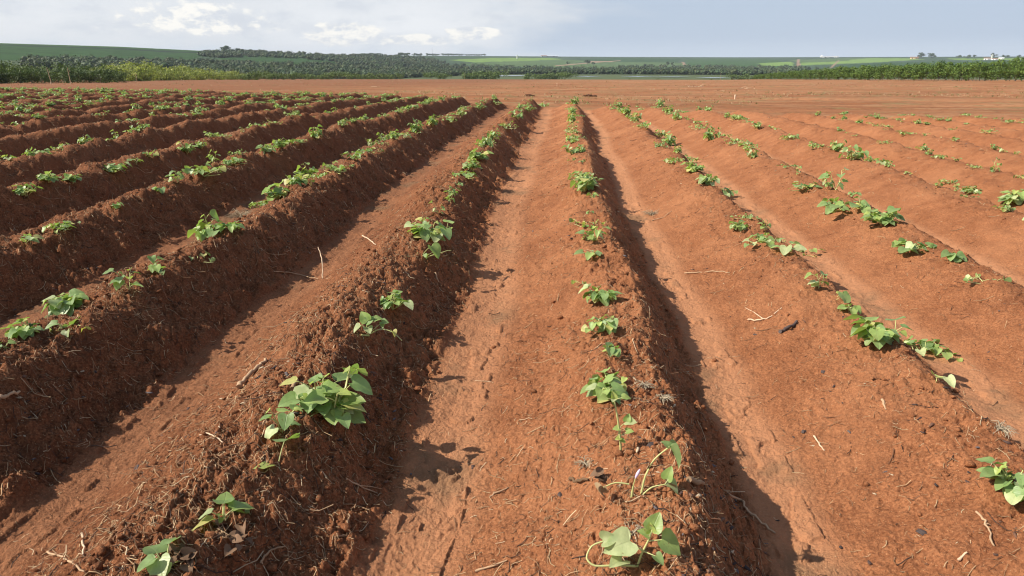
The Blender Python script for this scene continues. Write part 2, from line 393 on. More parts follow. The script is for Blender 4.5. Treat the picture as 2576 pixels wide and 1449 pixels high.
FIELDS = [                                        # outlines on the far slopes, cloud shade and sun painted into the crop greens
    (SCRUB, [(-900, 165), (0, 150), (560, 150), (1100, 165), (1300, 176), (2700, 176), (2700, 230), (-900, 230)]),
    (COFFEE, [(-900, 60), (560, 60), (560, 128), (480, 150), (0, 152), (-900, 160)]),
    (COFFEE_SHADED_L, [(-900, 60), (-900, 98), (0, 111), (300, 120), (560, 131), (560, 60)]),
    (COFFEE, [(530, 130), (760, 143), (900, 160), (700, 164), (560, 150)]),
    (FAR, [(1000, 100), (2600, 100), (2600, 150), (1850, 150), (1500, 151), (1000, 160)]),
    (PASTURE_SUNLIT, [(1120, 151), (1240, 146), (1390, 146), (1420, 149), (1330, 153), (1200, 157)]),
    (MEADOW, [(1150, 161), (1300, 154), (1420, 150), (1560, 152), (1420, 158), (1260, 168)]),
    (MEADOW, [(1270, 166), (1430, 158), (1560, 155), (1720, 158), (1715, 170), (1560, 172), (1400, 172)]),
    (COFFEE, [(1430, 151), (1560, 146), (1720, 149), (1700, 157), (1560, 156)]),
    (COFFEE_SHADED_L, [(1725, 150), (1850, 148), (1960, 150), (1960, 172), (1730, 172)]),
    (PASTURE_SUNLIT, [(1900, 160), (1990, 155), (2000, 165), (1930, 167)]),
    (PASTURE_SUNLIT, [(2013, 158), (2110, 148), (2260, 146), (2330, 149), (2200, 157), (2020, 165)]),
    (MEADOW, [(1990, 151), (2110, 147), (2190, 146), (2100, 155), (2010, 158)]),
    (COFFEE, [(2120, 163), (2230, 157), (2480, 154), (2700, 154), (2700, 176), (2110, 176)]),
    (PASTURE_SUNLIT, [(2380, 147), (2700, 147), (2700, 150), (2400, 151)]),
    (TRACK, [(1715, 156), (1721, 156), (1731, 172), (1722, 172)]),
    (TRACK, [(2004, 149), (2012, 149), (2013, 168), (2003, 168)]),
    (TRACK, [(2108, 152), (2112, 152), (2094, 170), (2088, 170)]),
    (TRACK, [(1395, 165), (1495, 156), (1560, 152), (1560, 153.4), (1496, 158), (1396, 167)]),
    (TRACK, [(1480, 153.5), (1540, 154), (1540, 156), (1480, 156)]),
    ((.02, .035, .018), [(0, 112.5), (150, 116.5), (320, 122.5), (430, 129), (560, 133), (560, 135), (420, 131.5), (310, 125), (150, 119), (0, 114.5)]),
]
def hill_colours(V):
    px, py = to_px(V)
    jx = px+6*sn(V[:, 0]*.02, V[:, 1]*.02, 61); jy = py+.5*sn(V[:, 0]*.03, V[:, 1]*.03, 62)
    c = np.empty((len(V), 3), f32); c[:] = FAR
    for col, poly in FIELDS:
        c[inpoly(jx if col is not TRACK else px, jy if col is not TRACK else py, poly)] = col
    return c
build_ground(); print("ground", time.time()-T0_)

# ------------------------------------------------------------------ lake
def sheet(name, outline, z, mat):
    pts = []
    for u, v in outline:
        d = rays(u, v)[0]; t = (z-CAMZ)/d[2]; pts.append((d[0]*t, d[1]*t, z))
    me = bpy.data.meshes.new(name); me.from_pydata(pts, [], [list(range(len(pts)))]); me.update()
    o = link(name, me, mat); o['kind'] = 'structure'; return o
mw, t, b, o_ = material('lake_water')
t.set(b, 'Base Color', (.36, .40, .42, 1)); t.set(b, 'Roughness', .18); t.set(b, 'Specular IOR Level', 1.)
bm_ = t.new('ShaderNodeBump', {'Strength': .05, 'Distance': .05, 'Height': t.noise(pos(t), .6, 4)}); t.l.new(bm_.outputs[0], b.inputs['Normal'])
LZ = -14.32
for strip in ([(1215, 190.0), (1250, 188.7), (1330, 188.4), (1352, 189.2), (1325, 190.6), (1262, 191.8)], [(1438, 192.0), (1472, 191.4), (1520, 191.9), (1478, 192.7)], [(1560, 192.2), (1592, 191.5), (1650, 191.9), (1610, 193.0)],
              [(1628, 193.4), (1690, 192.6), (1742, 193.2), (1700, 194.0)], [(1748, 195.3), (1790, 194.5), (1838, 195.2), (1800, 196.4)]):
    sheet('water', strip[::-1], LZ, mw)

# ------------------------------------------------------------------ sweet potato plants
HX = np.array([0, .20, .38, .475, .47, .40, .29, .15, .0]); HY = np.array([.0, -.13, -.09, .07, .26, .45, .65, .84, 1.0]); MY = np.array([0, .0, .03, .12, .27, .45, .65, .84, 1.0])
def leaf_template(lod=0):
    if lod == 0: idx = np.arange(9); cols = [-1, -.5, 0, .5, 1]
    else: idx = np.array([0, 2, 4, 6, 8]); cols = [-1, 0, 1]
    V = []; n = len(cols)
    for i in idx:
        for c in cols: V.append((HX[i]*c, MY[i]+(HY[i]-MY[i])*abs(c)))
    V = np.array(V)
    Fq = []
    for a in range(len(idx)-1):
        for q in range(n-1): Fq.append((a*n+q, a*n+q+1, (a+1)*n+q+1, (a+1)*n+q))
    return V, np.array(Fq)
LT = [leaf_template(0), leaf_template(1)]
def leaf_mesh(rng, L, base_, fwd, up, droop, fold, lod=0):
    V2, Fq = LT[lod]
    x = V2[:, 0]*rng.uniform(.85, 1.1); y = V2[:, 1]
    a = droop*y*y*.9
    z = -(droop*.5)*np.maximum(y, 0)**2+fold*np.abs(x)*(1-.4*y)+.045*np.sin(y*9+rng.uniform(0, 6)+x*7*rng.choice([-1, 1]))*(np.abs(x)*2.4)+rng.uniform(-.25, .25)*x*y
    yy = y*(1-.22*droop*np.maximum(y, 0)) if droop > 0 else y
    f = np.array(fwd, float); f /= np.linalg.norm(f)
    u = np.array(up, float); u = u-f*(u@f); u /= np.linalg.norm(u)+1e-9
    s = np.cross(f, u)
    P = np.array(base_)[None]+L*(x[:, None]*s+yy[:, None]*f+z[:, None]*u)
    return P, Fq, V2
def rot_z(v, a): c, s = math.cos(a), math.sin(a); return np.array([v[0]*c-v[1]*s, v[0]*s+v[1]*c, v[2]])
MATURE, FRESH, YOUNG, PALE, YELL = (.250, .360, .130), (.320, .430, .130), (.43, .50, .14), (.48, .54, .27), (.58, .54, .19)
STRAWC = (.40, .29, .16)
def grow_plant(seed, kind, W, H=None, leaf=None, lod=0, nst=None, up_bias=0.):
    """leaves and stems of one plant; W overall width in metres"""
    rng = random.Random(seed)
    L, Sm = MB(), MB()
    spec = dict(bushy=(7, .44, (25, 78), 4, .34), upright=(2, .8, (66, 84), 4, .40), sprawl=(5, .60, (6, 34), 5, .30), wilted=(3, .58, (4, 38), 2, .36), sprout=(2, .34, (40, 75), 3, .50), single=(1, .5, (20, 50), 1, .8))[kind]
    n = nst or spec[0]
    leafL = leaf or max(.028, W*spec[4])
    a0 = rng.uniform(0, 6.28)
    seg = 7 if lod == 0 else 4
    for i in range(n):
        az = a0+i*6.283/n+rng.uniform(-.5, .5)
        el = math.radians(rng.uniform(*spec[2])+up_bias)
        Ls = W*spec[1]*rng.uniform(.55, 1.1)*(1.0 if kind != 'bushy' else rng.uniform(.7, 1.2))
        d = np.array([math.cos(az)*math.cos(el), math.sin(az)*math.cos(el), math.sin(el)])
        p = np.array([rng.uniform(-.1, .1)*W*.4, rng.uniform(-.1, .1)*W*.4, -.012]); P = [p.copy()]
        low = kind in ('sprawl', 'wilted')
        for q in range(seg):
            d = d+np.array([rng.uniform(-.22, .22), rng.uniform(-.22, .22), (-.10 if low else .02)+rng.uniform(-.10, .12)])
            if p[2] < .012 and d[2] < 0: d[2] = abs(d[2])*.3+.05
            d /= np.linalg.norm(d); p = p+d*Ls/seg; P.append(p.copy())
        rs = np.linspace(1, .5, len(P))*max(.0016, min(.0042, W*.016))
        V, Fq = tube(P, rs, 5 if lod == 0 else 3)
        Sm.add(V, Fq, (1., 1., 1.) if rng.random() < .75 else (1.05, .8, .6))
        nl = spec[3]+rng.randint(-1, 1) if kind != 'single' else 1
        nl = max(1, nl)
        for q in range(nl+1):
            tip = q == nl
            fr = 1.0 if tip else (q+.8)/(nl+.6)
            ii = fr*seg; i0 = min(int(ii), seg-1); b0 = P[i0]+(P[i0+1]-P[i0])*(ii-i0)
            if b0[2] < 0: b0 = b0+np.array([0, 0, .012-b0[2]])
            sz = leafL*rng.uniform(.62, 1.12)*(.5 if tip and kind != 'single' else 1.0)
            if tip and kind == 'wilted' and rng.random() < .5: continue
            a = az+rng.uniform(-1.5, 1.5)+(1.2 if q % 2 else -1.2)
            pe = rng.uniform(.35, .95)*leafL if not tip else .25*sz
            wilt = kind == 'wilted' and rng.random() < .7
            lift = rng.uniform(.5, 1.5) if not wilt else rng.uniform(.15, .7)
            pd = np.array([math.cos(a), math.sin(a), lift]); pd /= np.linalg.norm(pd)
            m1 = b0+pd*pe*.55; e = m1+(pd+np.array([0, 0, -.25 if not wilt else -.7]))*pe*.45
            V, Fq = tube([b0, m1, e], [.0017*min(1.4, .5+leafL*7), .0014, .0011], 4 if lod == 0 else 3)
            Sm.add(V, Fq, (1, 1.02, .95))
            pit = rng.uniform(-.15, .75) if not wilt else rng.uniform(.6, 1.5)
            fw = np.array([math.cos(a)*math.cos(pit), math.sin(a)*math.cos(pit), -math.sin(pit)])
            upv = np.array([math.cos(a)*math.sin(pit)-.30*rng.random(), math.sin(a)*math.sin(pit)+rng.uniform(-.3, .2), math.cos(pit)+.15])+np.array([rng.uniform(-.3, .3), rng.uniform(-.3, .3), 0])
            c = rng.random()
            col = YOUNG if tip else (YELL if (c < .05 and lod == 0) or (wilt and c < .15) else PALE if (c < .18 or (wilt and c < .4)) else FRESH if c < .5 else MATURE)
            g = rng.uniform(.85, 1.2)
            if e[2] < .008: e = e+np.array([0, 0, .01-e[2]])
            V, Fq, U = leaf_mesh(rng, sz, e, fw, upv, rng.uniform(.1, .55) if not wilt else rng.uniform(.5, 1.1), rng.uniform(.05, .55) if not wilt else rng.uniform(.4, 1.1), lod)
            V[:, 2] = np.maximum(V[:, 2], .003+.25*np.minimum(V[:, 2], 0)*0)
            L.add(V, Fq, tuple(x*g for x in col), U)
    return L, Sm
def plant_obj(seed, kind, W, loc, rz, label, **kw):
    L, Sm = grow_plant(seed, kind, W, **kw)
    o = empty('sweet_potato_plant', loc, rz)
    props(o, label, 'plant', 'sweet potato plants on the ridges')
    link('leaves', L.mesh('leaves'), MAT_LEAF, o); link('stem', Sm.mesh('stem'), MAT_STEM, o)
    return o
def shaped_plant(loc, label, stems, leaves, dry=()):
    '''stems: (points in mm, radius mm); leaves: (base mm, direction, up, length mm, colour, droop, fold); x to the right, y away, z up'''
    L, Sm = MB(), MB(); rng = random.Random(int(loc[1]*1000))
    for P, r in stems:
        P = np.array(P, float)*.001; tt = np.linspace(0, len(P)-1, 3*(len(P)-1)+1)
        # smooth the bends
        Q = np.stack([np.interp(tt, np.arange(len(P)), P[:, k]) for k in range(3)], 1)
        Q[1:-1] = (Q[:-2]+2*Q[1:-1]+Q[2:])/4
        V, Fq = tube(Q, r*.001*np.linspace(1, .6, len(Q)), 6); Sm.add(V, Fq)
    for b_, d, u_, ln, col, dr, fo in leaves:
        V, Fq, U = leaf_mesh(rng, ln*.00088, np.array(b_)*.001, d, u_, dr, fo); L.add(V, Fq, col, U)
    o = empty('sweet_potato_plant', loc, YAW); props(o, label, 'plant', 'sweet potato plants on the ridges')
    link('leaves', L.mesh('leaves'), MAT_LEAF, o); link('stem', Sm.mesh('stem'), MAT_STEM, o)
    if dry:
        for b_, d, u_, ln in dry:
            m = MB(); V, Fq, U = leaf_mesh(rng, ln*.001, np.array(b_)*.001, d, u_, 1.2, 1.0); m.add(V, Fq, (.36, .25, .14))
            q = link('dead_leaf', m.mesh('dead_leaf'), MAT_LITTER, o); q['label'] = 'dry brown shrivelled leaf'
    return o
SHAPED = {
    'wilted flowering': ([([(0, 0, -10), (8, 5, 45), (28, 12, 85), (62, 18, 112)], 2.6), ([(0, -4, -5), (22, -6, 22), (55, -8, 30)], 2.0), ([(-28, 4, 22), (-60, 6, 26), (-88, 2, 14)], 2.0), ([(-22, -6, -8), (-20, -6, 24)], 3.4), ([(52, -8, 30), (66, -2, 48)], 1.2)],
        [((62, 18, 112), (.55, -.25, -.8), (.8, .1, .6), 68, MATURE, .35, .8), ((60, 18, 112), (-.5, .2, .45), (.4, -.5, .8), 26, MATURE, .4, .5), ((58, -2, 40), (.25, .2, .9), (-.6, -.7, .3), 38, FRESH, .2, .5), ((55, -8, 30), (.75, -.35, -.35), (.2, -.3, .9), 46, PALE, .5, .9)],
        [((-88, 2, 16), (-.4, -.3, -.9), (-.8, 0, .5), 30), ((-86, 4, 16), (.3, -.4, -.85), (-.5, -.5, .5), 26), ((60, -4, 26), (.9, .1, -.3), (0, 0, 1), 34)]),
    'single-stemmed upright': ([([(0, 0, -12), (-6, 4, 50), (-14, 10, 100), (-24, 14, 145)], 3.6), ([(-9, 6, 68), (8, 4, 86)], 1.3), ([(-5, 4, 46), (10, 2, 58)], 1.3), ([(-24, 14, 143), (-4, 10, 152)], 1.2), ([(-24, 14, 143), (-44, 12, 150)], 1.2)],
        [((-24, 14, 145), (-.1, .2, .5), (.2, -.7, .8), 26, YOUNG, .2, .5), ((-44, 12, 150), (-.9, -.2, .05), (0, -.3, 1), 28, FRESH, .5, .4), ((-4, 10, 152), (.9, -.1, .1), (0, -.3, 1), 28, FRESH, .5, .4), ((-24, 12, 146), (-.3, -.8, .2), (0, -.1, 1), 22, PALE, .4, .4), ((8, 4, 86), (.7, -.3, .2), (-.2, -.3, 1), 34, PALE, .3, .4), ((9, 4, 88), (.3, .2, .8), (-.3, -.9, .2), 26, FRESH, .3, .5), ((-8, 5, 66), (-.8, -.1, .1), (0, -.4, 1), 22, FRESH, .4, .5), ((10, 2, 58), (.8, -.2, .3), (-.2, -.3, 1), 24, FRESH, .4, .5), ((-4, 2, 40), (-.8, -.3, .1), (0, -.3, 1), 20, YOUNG, .4, .5), ((-3, 2, 34), (.7, -.6, .0), (0, -.3, 1), 18, FRESH, .4, .5)]),
    'broad-leaved looping': ([([(0, 0, -12), (10, 4, 30), (24, 8, 62), (30, 10, 86)], 2.6), ([(6, 0, 2), (-40, -10, 14), (-88, -12, 12), (-104, 0, 22), (-92, 14, 42), (-66, 18, 50)], 2.6), ([(12, 5, 36), (-14, 10, 56)], 1.6), ([(22, 8, 58), (48, 2, 66)], 1.6), ([(14, 4, 36), (34, -14, 40)], 1.4)],
        [((-66, 18, 50), (.55, -.1, .25), (-.3, -.6, .8), 40, PALE, .5, .9), ((-14, 10, 56), (-.75, -.25, -.1), (-.1, -.5, 1), 72, PALE, .35, .3), ((48, 2, 66), (.75, -.35, -.35), (.2, -.4, .9), 58, FRESH, .35, .4), ((30, 10, 86), (.35, .3, .75), (-.4, -.8, .4), 44, FRESH, .25, .5), ((22, 8, 72), (-.6, .1, .3), (0, -.4, 1), 30, FRESH, .4, .6), ((28, 10, 80), (-.2, .1, .9), (-.3, -.9, .2), 24, YOUNG, .2, .7), ((-30, -4, 20), (-.6, -.5, .25), (0, -.2, 1), 46, PALE, .5, .6), ((34, -14, 40), (.5, -.8, -.1), (0, -.2, 1), 30, MATURE, .4, .5)]),
    'trailing': ([([(0, 0, -10), (-10, 4, 30), (-6, 8, 62)], 2.6), ([(0, 0, 8), (-40, -8, 14), (-80, -22, 6)], 3.0), ([(2, 2, 14), (40, 6, 34), (84, 0, 24), (118, -12, -6)], 2.4), ([(-6, 6, 44), (20, 14, 64)], 1.6), ([(-8, 4, 36), (-30, 0, 48)], 1.6), ([(4, 6, 20), (44, 20, 52)], 1.6)],
        [((-6, 8, 62), (-.5, .3, .6), (-.2, -.7, .7), 52, FRESH, .25, .7), ((-8, 6, 56), (.5, .1, .4), (-.2, -.7, .8), 44, MATURE, .3, .5), ((-30, 0, 48), (-.5, -.6, -.3), (-.4, -.3, .9), 48, PALE, .4, .4), ((-4, 0, 40), (.3, -.8, -.1), (0, -.3, 1), 46, PALE, .4, .3), ((20, 14, 64), (.8, .1, .2), (-.1, -.5, 1), 34, FRESH, .4, .5), ((44, 20, 52), (.9, -.1, .1), (-.1, -.4, 1), 32, MATURE, .4, .5), ((46, 18, 50), (.1, -.7, -.3), (0, 0, 1), 30, FRESH, .4, .6), ((84, 0, 24), (.5, -.6, -.3), (.2, 0, 1), 30, YELL, .8, 1.0)]),
}
# near plants, read from the photo: column, row (base), width px, kind, ridge number, look for the label
NEAR = [
    (415, 1428, 118, 'sprout', -1, 'small pale-leaved'), (560, 1312, 120, 'sprout', -1, 'small green'), (715, 1172, 85, 'single', -1, 'tiny heart-leaved'), (705, 1088, 130, 'upright', -1, 'lanky upright'),
    (830, 1052, 235, 'bushy', -1, 'largest bushy'), (930, 850, 140, 'sprawl', -1, 'trailing'), (985, 775, 95, 'bushy', -1, 'compact'), (1065, 650, 130, 'wilted', -1, 'wilted trailing'), (1085, 612, 125, 'bushy', -1, 'leafy'),
    (1135, 500, 46, 'upright', -1, 'thin'), (1172, 452, 60, 'sprawl', -1, 'low'), (1188, 428, 66, 'bushy', -1, 'dense'), (1205, 402, 62, 'bushy', -1, 'dense'), (1222, 372, 70, 'bushy', -1, 'dense'), (1240, 350, 60, 'bushy', -1, 'dense'), (1272, 322, 56, 'sprawl', -1, 'low'), (1300, 300, 52, 'bushy', -1, 'leafy'), (1330, 280, 44, 'bushy', -1, 'leafy'), (1362, 265, 40, 'sprawl', -1, 'low'),
    (1600, 1428, 165, 'sprawl', 0, 'broad-leaved looping'), (1612, 1242, 170, 'wilted', 0, 'wilted flowering'), (1563, 1142, 62, 'upright', 0, 'single-stemmed upright'), (1530, 1000, 150, 'bushy', 0, 'big-leaved'), (1535, 897, 62, 'sprout', 0, 'small'), (1518, 835, 96, 'bushy', 0, 'leafy'), (1505, 760, 108, 'bushy', 0, 'spreading'), (1468, 722, 58, 'wilted', 0, 'drooping'),
    (1485, 652, 56, 'sprout', 0, 'small'), (1478, 606, 56, 'sprout', 0, 'small'), (1470, 568, 60, 'wilted', 0, 'wilted round-leaved'), (1470, 488, 86, 'bushy', 0, 'leafy'), (1465, 446, 48, 'sprawl', 0, 'low'), (1440, 388, 62, 'bushy', 0, 'dense'), (1438, 358, 52, 'bushy', 0, 'dense'), (1436, 332, 42, 'sprawl', 0, 'low'), (1438, 308, 44, 'bushy', 0, 'leafy'), (1440, 286, 36, 'bushy', 0, 'leafy'), (1447, 264, 40, 'bushy', 0, 'leafy'),
    (2540, 1240, 150, 'bushy', 1, 'sturdy broad-leaved'), (2345, 968, 56, 'single', 1, 'one-leaved'), (2330, 888, 112, 'sprawl', 1, 'bright spreading'), (2205, 858, 165, 'bushy', 1, 'wide umbrella-shaped'), (2135, 782, 48, 'sprout', 1, 'small'), (2095, 752, 44, 'single', 1, 'flat one-leaved'), (2058, 724, 72, 'upright', 1, 'tall-stalked'), (2032, 640, 52, 'wilted', 1, 'drooping'), (1975, 634, 66, 'sprout', 1, 'low tidy'), (1922, 606, 44, 'sprout', 1, 'small'), (1860, 578, 64, 'bushy', 1, 'round-leaved'),
    (1822, 492, 66, 'sprawl', 1, 'spreading'), (1782, 465, 68, 'bushy', 1, 'leafy'), (1748, 432, 62, 'bushy', 1, 'leafy'), (1735, 408, 50, 'sprawl', 1, 'low'), (1682, 366, 66, 'bushy', 1, 'dense'), (1660, 346, 50, 'bushy', 1, 'dense'), (1622, 325, 48, 'sprawl', 1, 'low'), (1600, 304, 46, 'bushy', 1, 'leafy'), (1575, 287, 44, 'bushy', 1, 'leafy'), (1556, 266, 42, 'bushy', 1, 'leafy'),
    (2475, 712, 82, 'wilted', 2, 'wilted folded-leaved'), (2392, 652, 66, 'sprout', 2, 'small'), (2290, 632, 96, 'sprawl', 2, 'straggling'), (2222, 562, 98, 'bushy', 2, 'leafy'), (2125, 528, 104, 'sprawl', 2, 'long trailing'), (2100, 478, 70, 'upright', 2, 'upright'), (2020, 476, 66, 'sprawl', 2, 'low'), (1890, 398, 60, 'bushy', 2, 'leafy'), (1885, 375, 46, 'sprawl', 2, 'low'), (1785, 352, 58, 'bushy', 2, 'leafy'), (1760, 325, 44, 'sprawl', 2, 'low'), (1702, 302, 44, 'bushy', 2, 'leafy'), (1682, 284, 38, 'bushy', 2, 'leafy'), (1660, 268, 40, 'bushy', 2, 'leafy'),
    (2545, 512, 84, 'bushy', 3, 'leafy'), (2440, 484, 52, 'sprawl', 3, 'low'), (2392, 462, 50, 'sprawl', 3, 'spreading'), (2215, 415, 44, 'sprout', 3, 'small'), (2142, 402, 80, 'bushy', 3, 'dense'), (2105, 380, 60, 'bushy', 3, 'leafy'), (2050, 372, 50, 'sprawl', 3, 'low'), (1990, 350, 46, 'sprawl', 3, 'low'), (1905, 322, 46, 'bushy', 3, 'leafy'), (1850, 302, 40, 'sprawl', 3, 'low'), (1780, 278, 40, 'bushy', 3, 'leafy'),
    (15, 885, 50, 'sprout', -2, 'half-seen small'), (72, 850, 118, 'bushy', -2, 'broad pale-leaved'), (165, 784, 145, 'bushy', -2, 'fan-leaved'), (178, 832, 105, 'wilted', -2, 'creeping'), (330, 742, 84, 'upright', -2, 'tall-stalked'), (400, 692, 72, 'upright', -2, 'upright'), (508, 656, 62, 'wilted', -2, 'drooping'), (525, 602, 130, 'bushy', -2, 'tall leafy'), (582, 592, 56, 'sprawl', -2, 'low'), (662, 522, 56, 'sprawl', -2, 'low'), (702, 500, 92, 'bushy', -2, 'dense'), (742, 475, 70, 'bushy', -2, 'dense'), (782, 448, 84, 'bushy', -2, 'dense'), (832, 428, 36, 'upright', -2, 'thin'), (886, 402, 42, 'sprout', -2, 'small'),
    (940, 372, 60, 'bushy', -2, 'leafy'), (968, 358, 60, 'bushy', -2, 'leafy'), (1002, 348, 58, 'sprawl', -2, 'low'), (1048, 332, 62, 'bushy', -2, 'dense'), (1088, 316, 52, 'bushy', -2, 'leafy'), (1128, 306, 48, 'sprawl', -2, 'low'), (1162, 292, 46, 'bushy', -2, 'leafy'), (1205, 276, 42, 'bushy', -2, 'leafy'), (1245, 262, 36, 'sprawl', -2, 'low'),
    (70, 612, 54, 'sprout', -3, 'small'), (155, 582, 52, 'sprawl', -3, 'spindly'), (212, 582, 34, 'single', -3, 'one-leaved'), (290, 526, 32, 'sprout', -3, 'tiny'), (406, 486, 42, 'sprout', -3, 'small'), (450, 458, 52, 'upright', -3, 'upright'), (512, 440, 92, 'sprawl', -3, 'spreading'), (598, 410, 46, 'sprawl', -3, 'low'), (672, 382, 56, 'bushy', -3, 'leafy'), (702, 372, 60, 'bushy', -3, 'leafy'), (742, 360, 50, 'sprawl', -3, 'low'), (795, 348, 60, 'bushy', -3, 'leafy'),
    (66, 490, 74, 'bushy', -4, 'star-shaped'), (122, 462, 70, 'bushy', -4, 'leafy'), (182, 458, 66, 'bushy', -4, 'leafy'), (285, 432, 72, 'sprawl', -4, 'spreading'), (342, 415, 40, 'sprout', -4, 'small'), (386, 398, 40, 'upright', -4, 'upright'), (470, 385, 64, 'bushy', -4, 'dense'), (505, 372, 52, 'bushy', -4, 'leafy'),
]
ORD = ['', 'first', 'second', 'third', 'fourth', 'fifth', 'sixth', 'seventh', 'eighth', 'ninth', 'tenth', 'eleventh', 'twelfth', 'thirteenth', 'fourteenth', 'fifteenth', 'sixteenth', 'seventeenth', 'eighteenth', 'nineteenth', 'twentieth']
def nth(i): return f"{i}{'th' if 10 <= i % 100 <= 20 else {1: 'st', 2: 'nd', 3: 'rd'}.get(i % 10, 'th')}"
def ridge_name(k):
    if k == 0: return 'the central ridge'
    return f"the {ORD[abs(k)]} ridge {'right' if k > 0 else 'left'} of centre"
def place_plants():
    rng = random.Random(11)
    xy = at([a[0] for a in NEAR], [a[1] for a in NEAR])
    todo = []                                     # (distance, x, y, width, kind, ridge, look, near seed)
    NZ = hgts(xy[:, 0], xy[:, 1])
    for i, ((u, v, w, kind, k, look), (x, y)) in enumerate(zip(NEAR, xy)):
        z = float(NZ[i]); d = y*math.cos(PITCH)+(CAMZ-z)*math.sin(PITCH)
        todo.append([x, y, min(.42, w/FPX*d), kind, k, look, i])
    last = {}
    for e in todo: last[e[4]] = max(last.get(e[4], 0), e[1])
    for k in range(-4, 4):                        # small seedlings between the bigger plants
        xk = X0+k*S; y = 3.2 if k in (-1, 0, 1) else 4.2
        while y < last[k]:
            y += .34*rng.uniform(.5, 1.7)
            if vn(np.array([y*.55]), np.array([k*7.3]), 81)[0] < .42: continue
            x = xk+rng.uniform(-.06, .06)-.045*float(sn(np.array([y*.55+3]), np.array([xk*.15]), 5)[0])
            px, py = to_px(np.array([[x, y, float(base(x, y))]]))
            if px[0] < -70 or px[0] > 2640 or y > last[k]: continue
            kind = rng.choices(['bushy', 'sprawl', 'sprout', 'wilted', 'upright'], [3, 4, 4, 2, 2])[0]
            look = {'bushy': 'leafy', 'sprawl': 'low spreading', 'sprout': 'small', 'wilted': 'limp', 'upright': 'upright'}[kind]
            todo.append([x, y, {'bushy': .17, 'sprawl': .20, 'sprout': .11, 'wilted': .16, 'upright': .12}[kind]*rng.uniform(.7, 1.2), kind, k, look, None])
    # the rest of each ridge, up to its far end
    for k in range(-24, 13):
        xk = X0+k*S
        y = max(.6, last.get(k, 0)+.3); ye = row_end(xk)-.25
        dens = .21 if k < 0 else .24
        while y < ye:
            y += dens*rng.uniform(.55, 1.6)
            if rng.random() < (.10 if k < 1 else .20): y += rng.uniform(.2, .7)
            x = xk+rng.uniform(-.07, .07)-.045*float(sn(np.array([y*.55+3]), np.array([xk*.15]), 5)[0])
            if y > ye: break
            px, py = to_px(np.array([[x, y, float(base(x, y))]]))
            if px[0] < -70 or px[0] > 2640 or vn(np.array([y*.6]), np.array([k*5.1]), 82)[0] < (.22 if k < 0 else .28): continue
            kind = rng.choices(['bushy', 'sprawl', 'sprout', 'wilted', 'upright'], [4, 4, 3, 2 if k > 0 else 1, 1])[0]
            look = {'bushy': 'leafy', 'sprawl': 'low spreading', 'sprout': 'small', 'wilted': 'limp', 'upright': 'upright'}[kind]
            if k > 0: x += rng.uniform(-.07, .07)
            W = {'bushy': .25, 'sprawl': .27, 'sprout': .14, 'wilted': .22, 'upright': .16}[kind]*rng.uniform(.55, 1.05)*(.9 if k < 0 else .8)
            todo.append([x, y, W, kind, k, look, None])
    ZZ = hgts([e[0] for e in todo], [e[1] for e in todo])
    for e, z_ in zip(todo, ZZ): e.append(float(z_))
    todo.sort(key=lambda e: -(e[2]/math.hypot(e[0], e[1])) if e[6] is None else -9)
    ind, rest = todo[:292], todo[292:]
    byrow = {}
    for e in ind: byrow.setdefault(e[4], []).append(e)
    full = {}
    for e in todo: full.setdefault(e[4], []).append(e)
    protos = {}
    for kk in ('bushy', 'sprawl', 'sprout', 'wilted', 'upright'):
        for q in range(4):
            L, Sm = grow_plant(500+q*17+len(kk)*31, kk, {'bushy': .25, 'sprawl': .27, 'sprout': .14, 'wilted': .22, 'upright': .16}[kk], leaf=rng.uniform(.040, .054))
            protos[kk, q] = (L.mesh('leaves'), Sm.mesh('stem'))
            protos[kk, q][0].materials.append(MAT_LEAF); protos[kk, q][1].materials.append(MAT_STEM)
    W0 = {'bushy': .25, 'sprawl': .27, 'sprout': .14, 'wilted': .22, 'upright': .16}
    for k, lst in full.items():
        lst.sort(key=lambda e: e[1])
        for i, e in enumerate(lst): e.append(i+1)
    for e in ind:
        x, y, W, kind, k, look, ns, z, i = e
        lab = f"{look} sweet potato plant, {nth(i)} from the front on {ridge_name(k)}"
        rz = rng.uniform(0, 6.28)
        if ns is not None and y < 6.5:
            lf = max(.036, min(.10, W*{'bushy': .275, 'sprawl': .26, 'upright': .34, 'wilted': .34, 'sprout': .48, 'single': .85}[kind]))
            if look in SHAPED: shaped_plant((x, y, z), lab, *SHAPED[look])
            elif ns == 4: plant_obj(1011, 'bushy', .30, (x, y, z), rz, lab, leaf=.076, nst=9, up_bias=9)
            else: plant_obj(1000+ns, kind, W, (x, y, z), rz, lab, leaf=lf)
        else:
            q = rng.randrange(4); kd = kind if kind != 'single' else 'sprout'
            o = empty('sweet_potato_plant', (x, y, z), rz); sc = W/W0[kd]; o.scale = (sc, sc, sc*rng.uniform(1.0, 1.35))
            props(o, lab, 'plant', 'sweet potato plants on the ridges')
            link('leaves', protos[kd, q][0], None, o); link('stem', protos[kd, q][1], None, o)
    # far plants: too many to tell apart
    P, FQ, C = [], [], []; U = []; n0 = 0
    tm = {}
    for kk in W0:
        for q in range(3):
            L, Sm = grow_plant(900+q*7+len(kk), kk, W0[kk], leaf=rng.uniform(.048, .062), lod=1)
            V = np.concatenate(L.V+Sm.V); nL = L.n
            Fq = np.concatenate(L.F[4]+[f+nL for f in Sm.F[4]])
            c = np.concatenate([np.concatenate(L.C), np.concatenate(Sm.C)*np.array([.50, .50, .20])])
            u = np.concatenate(L.U+Sm.U); tm[kk, q] = (V, Fq, c, u)
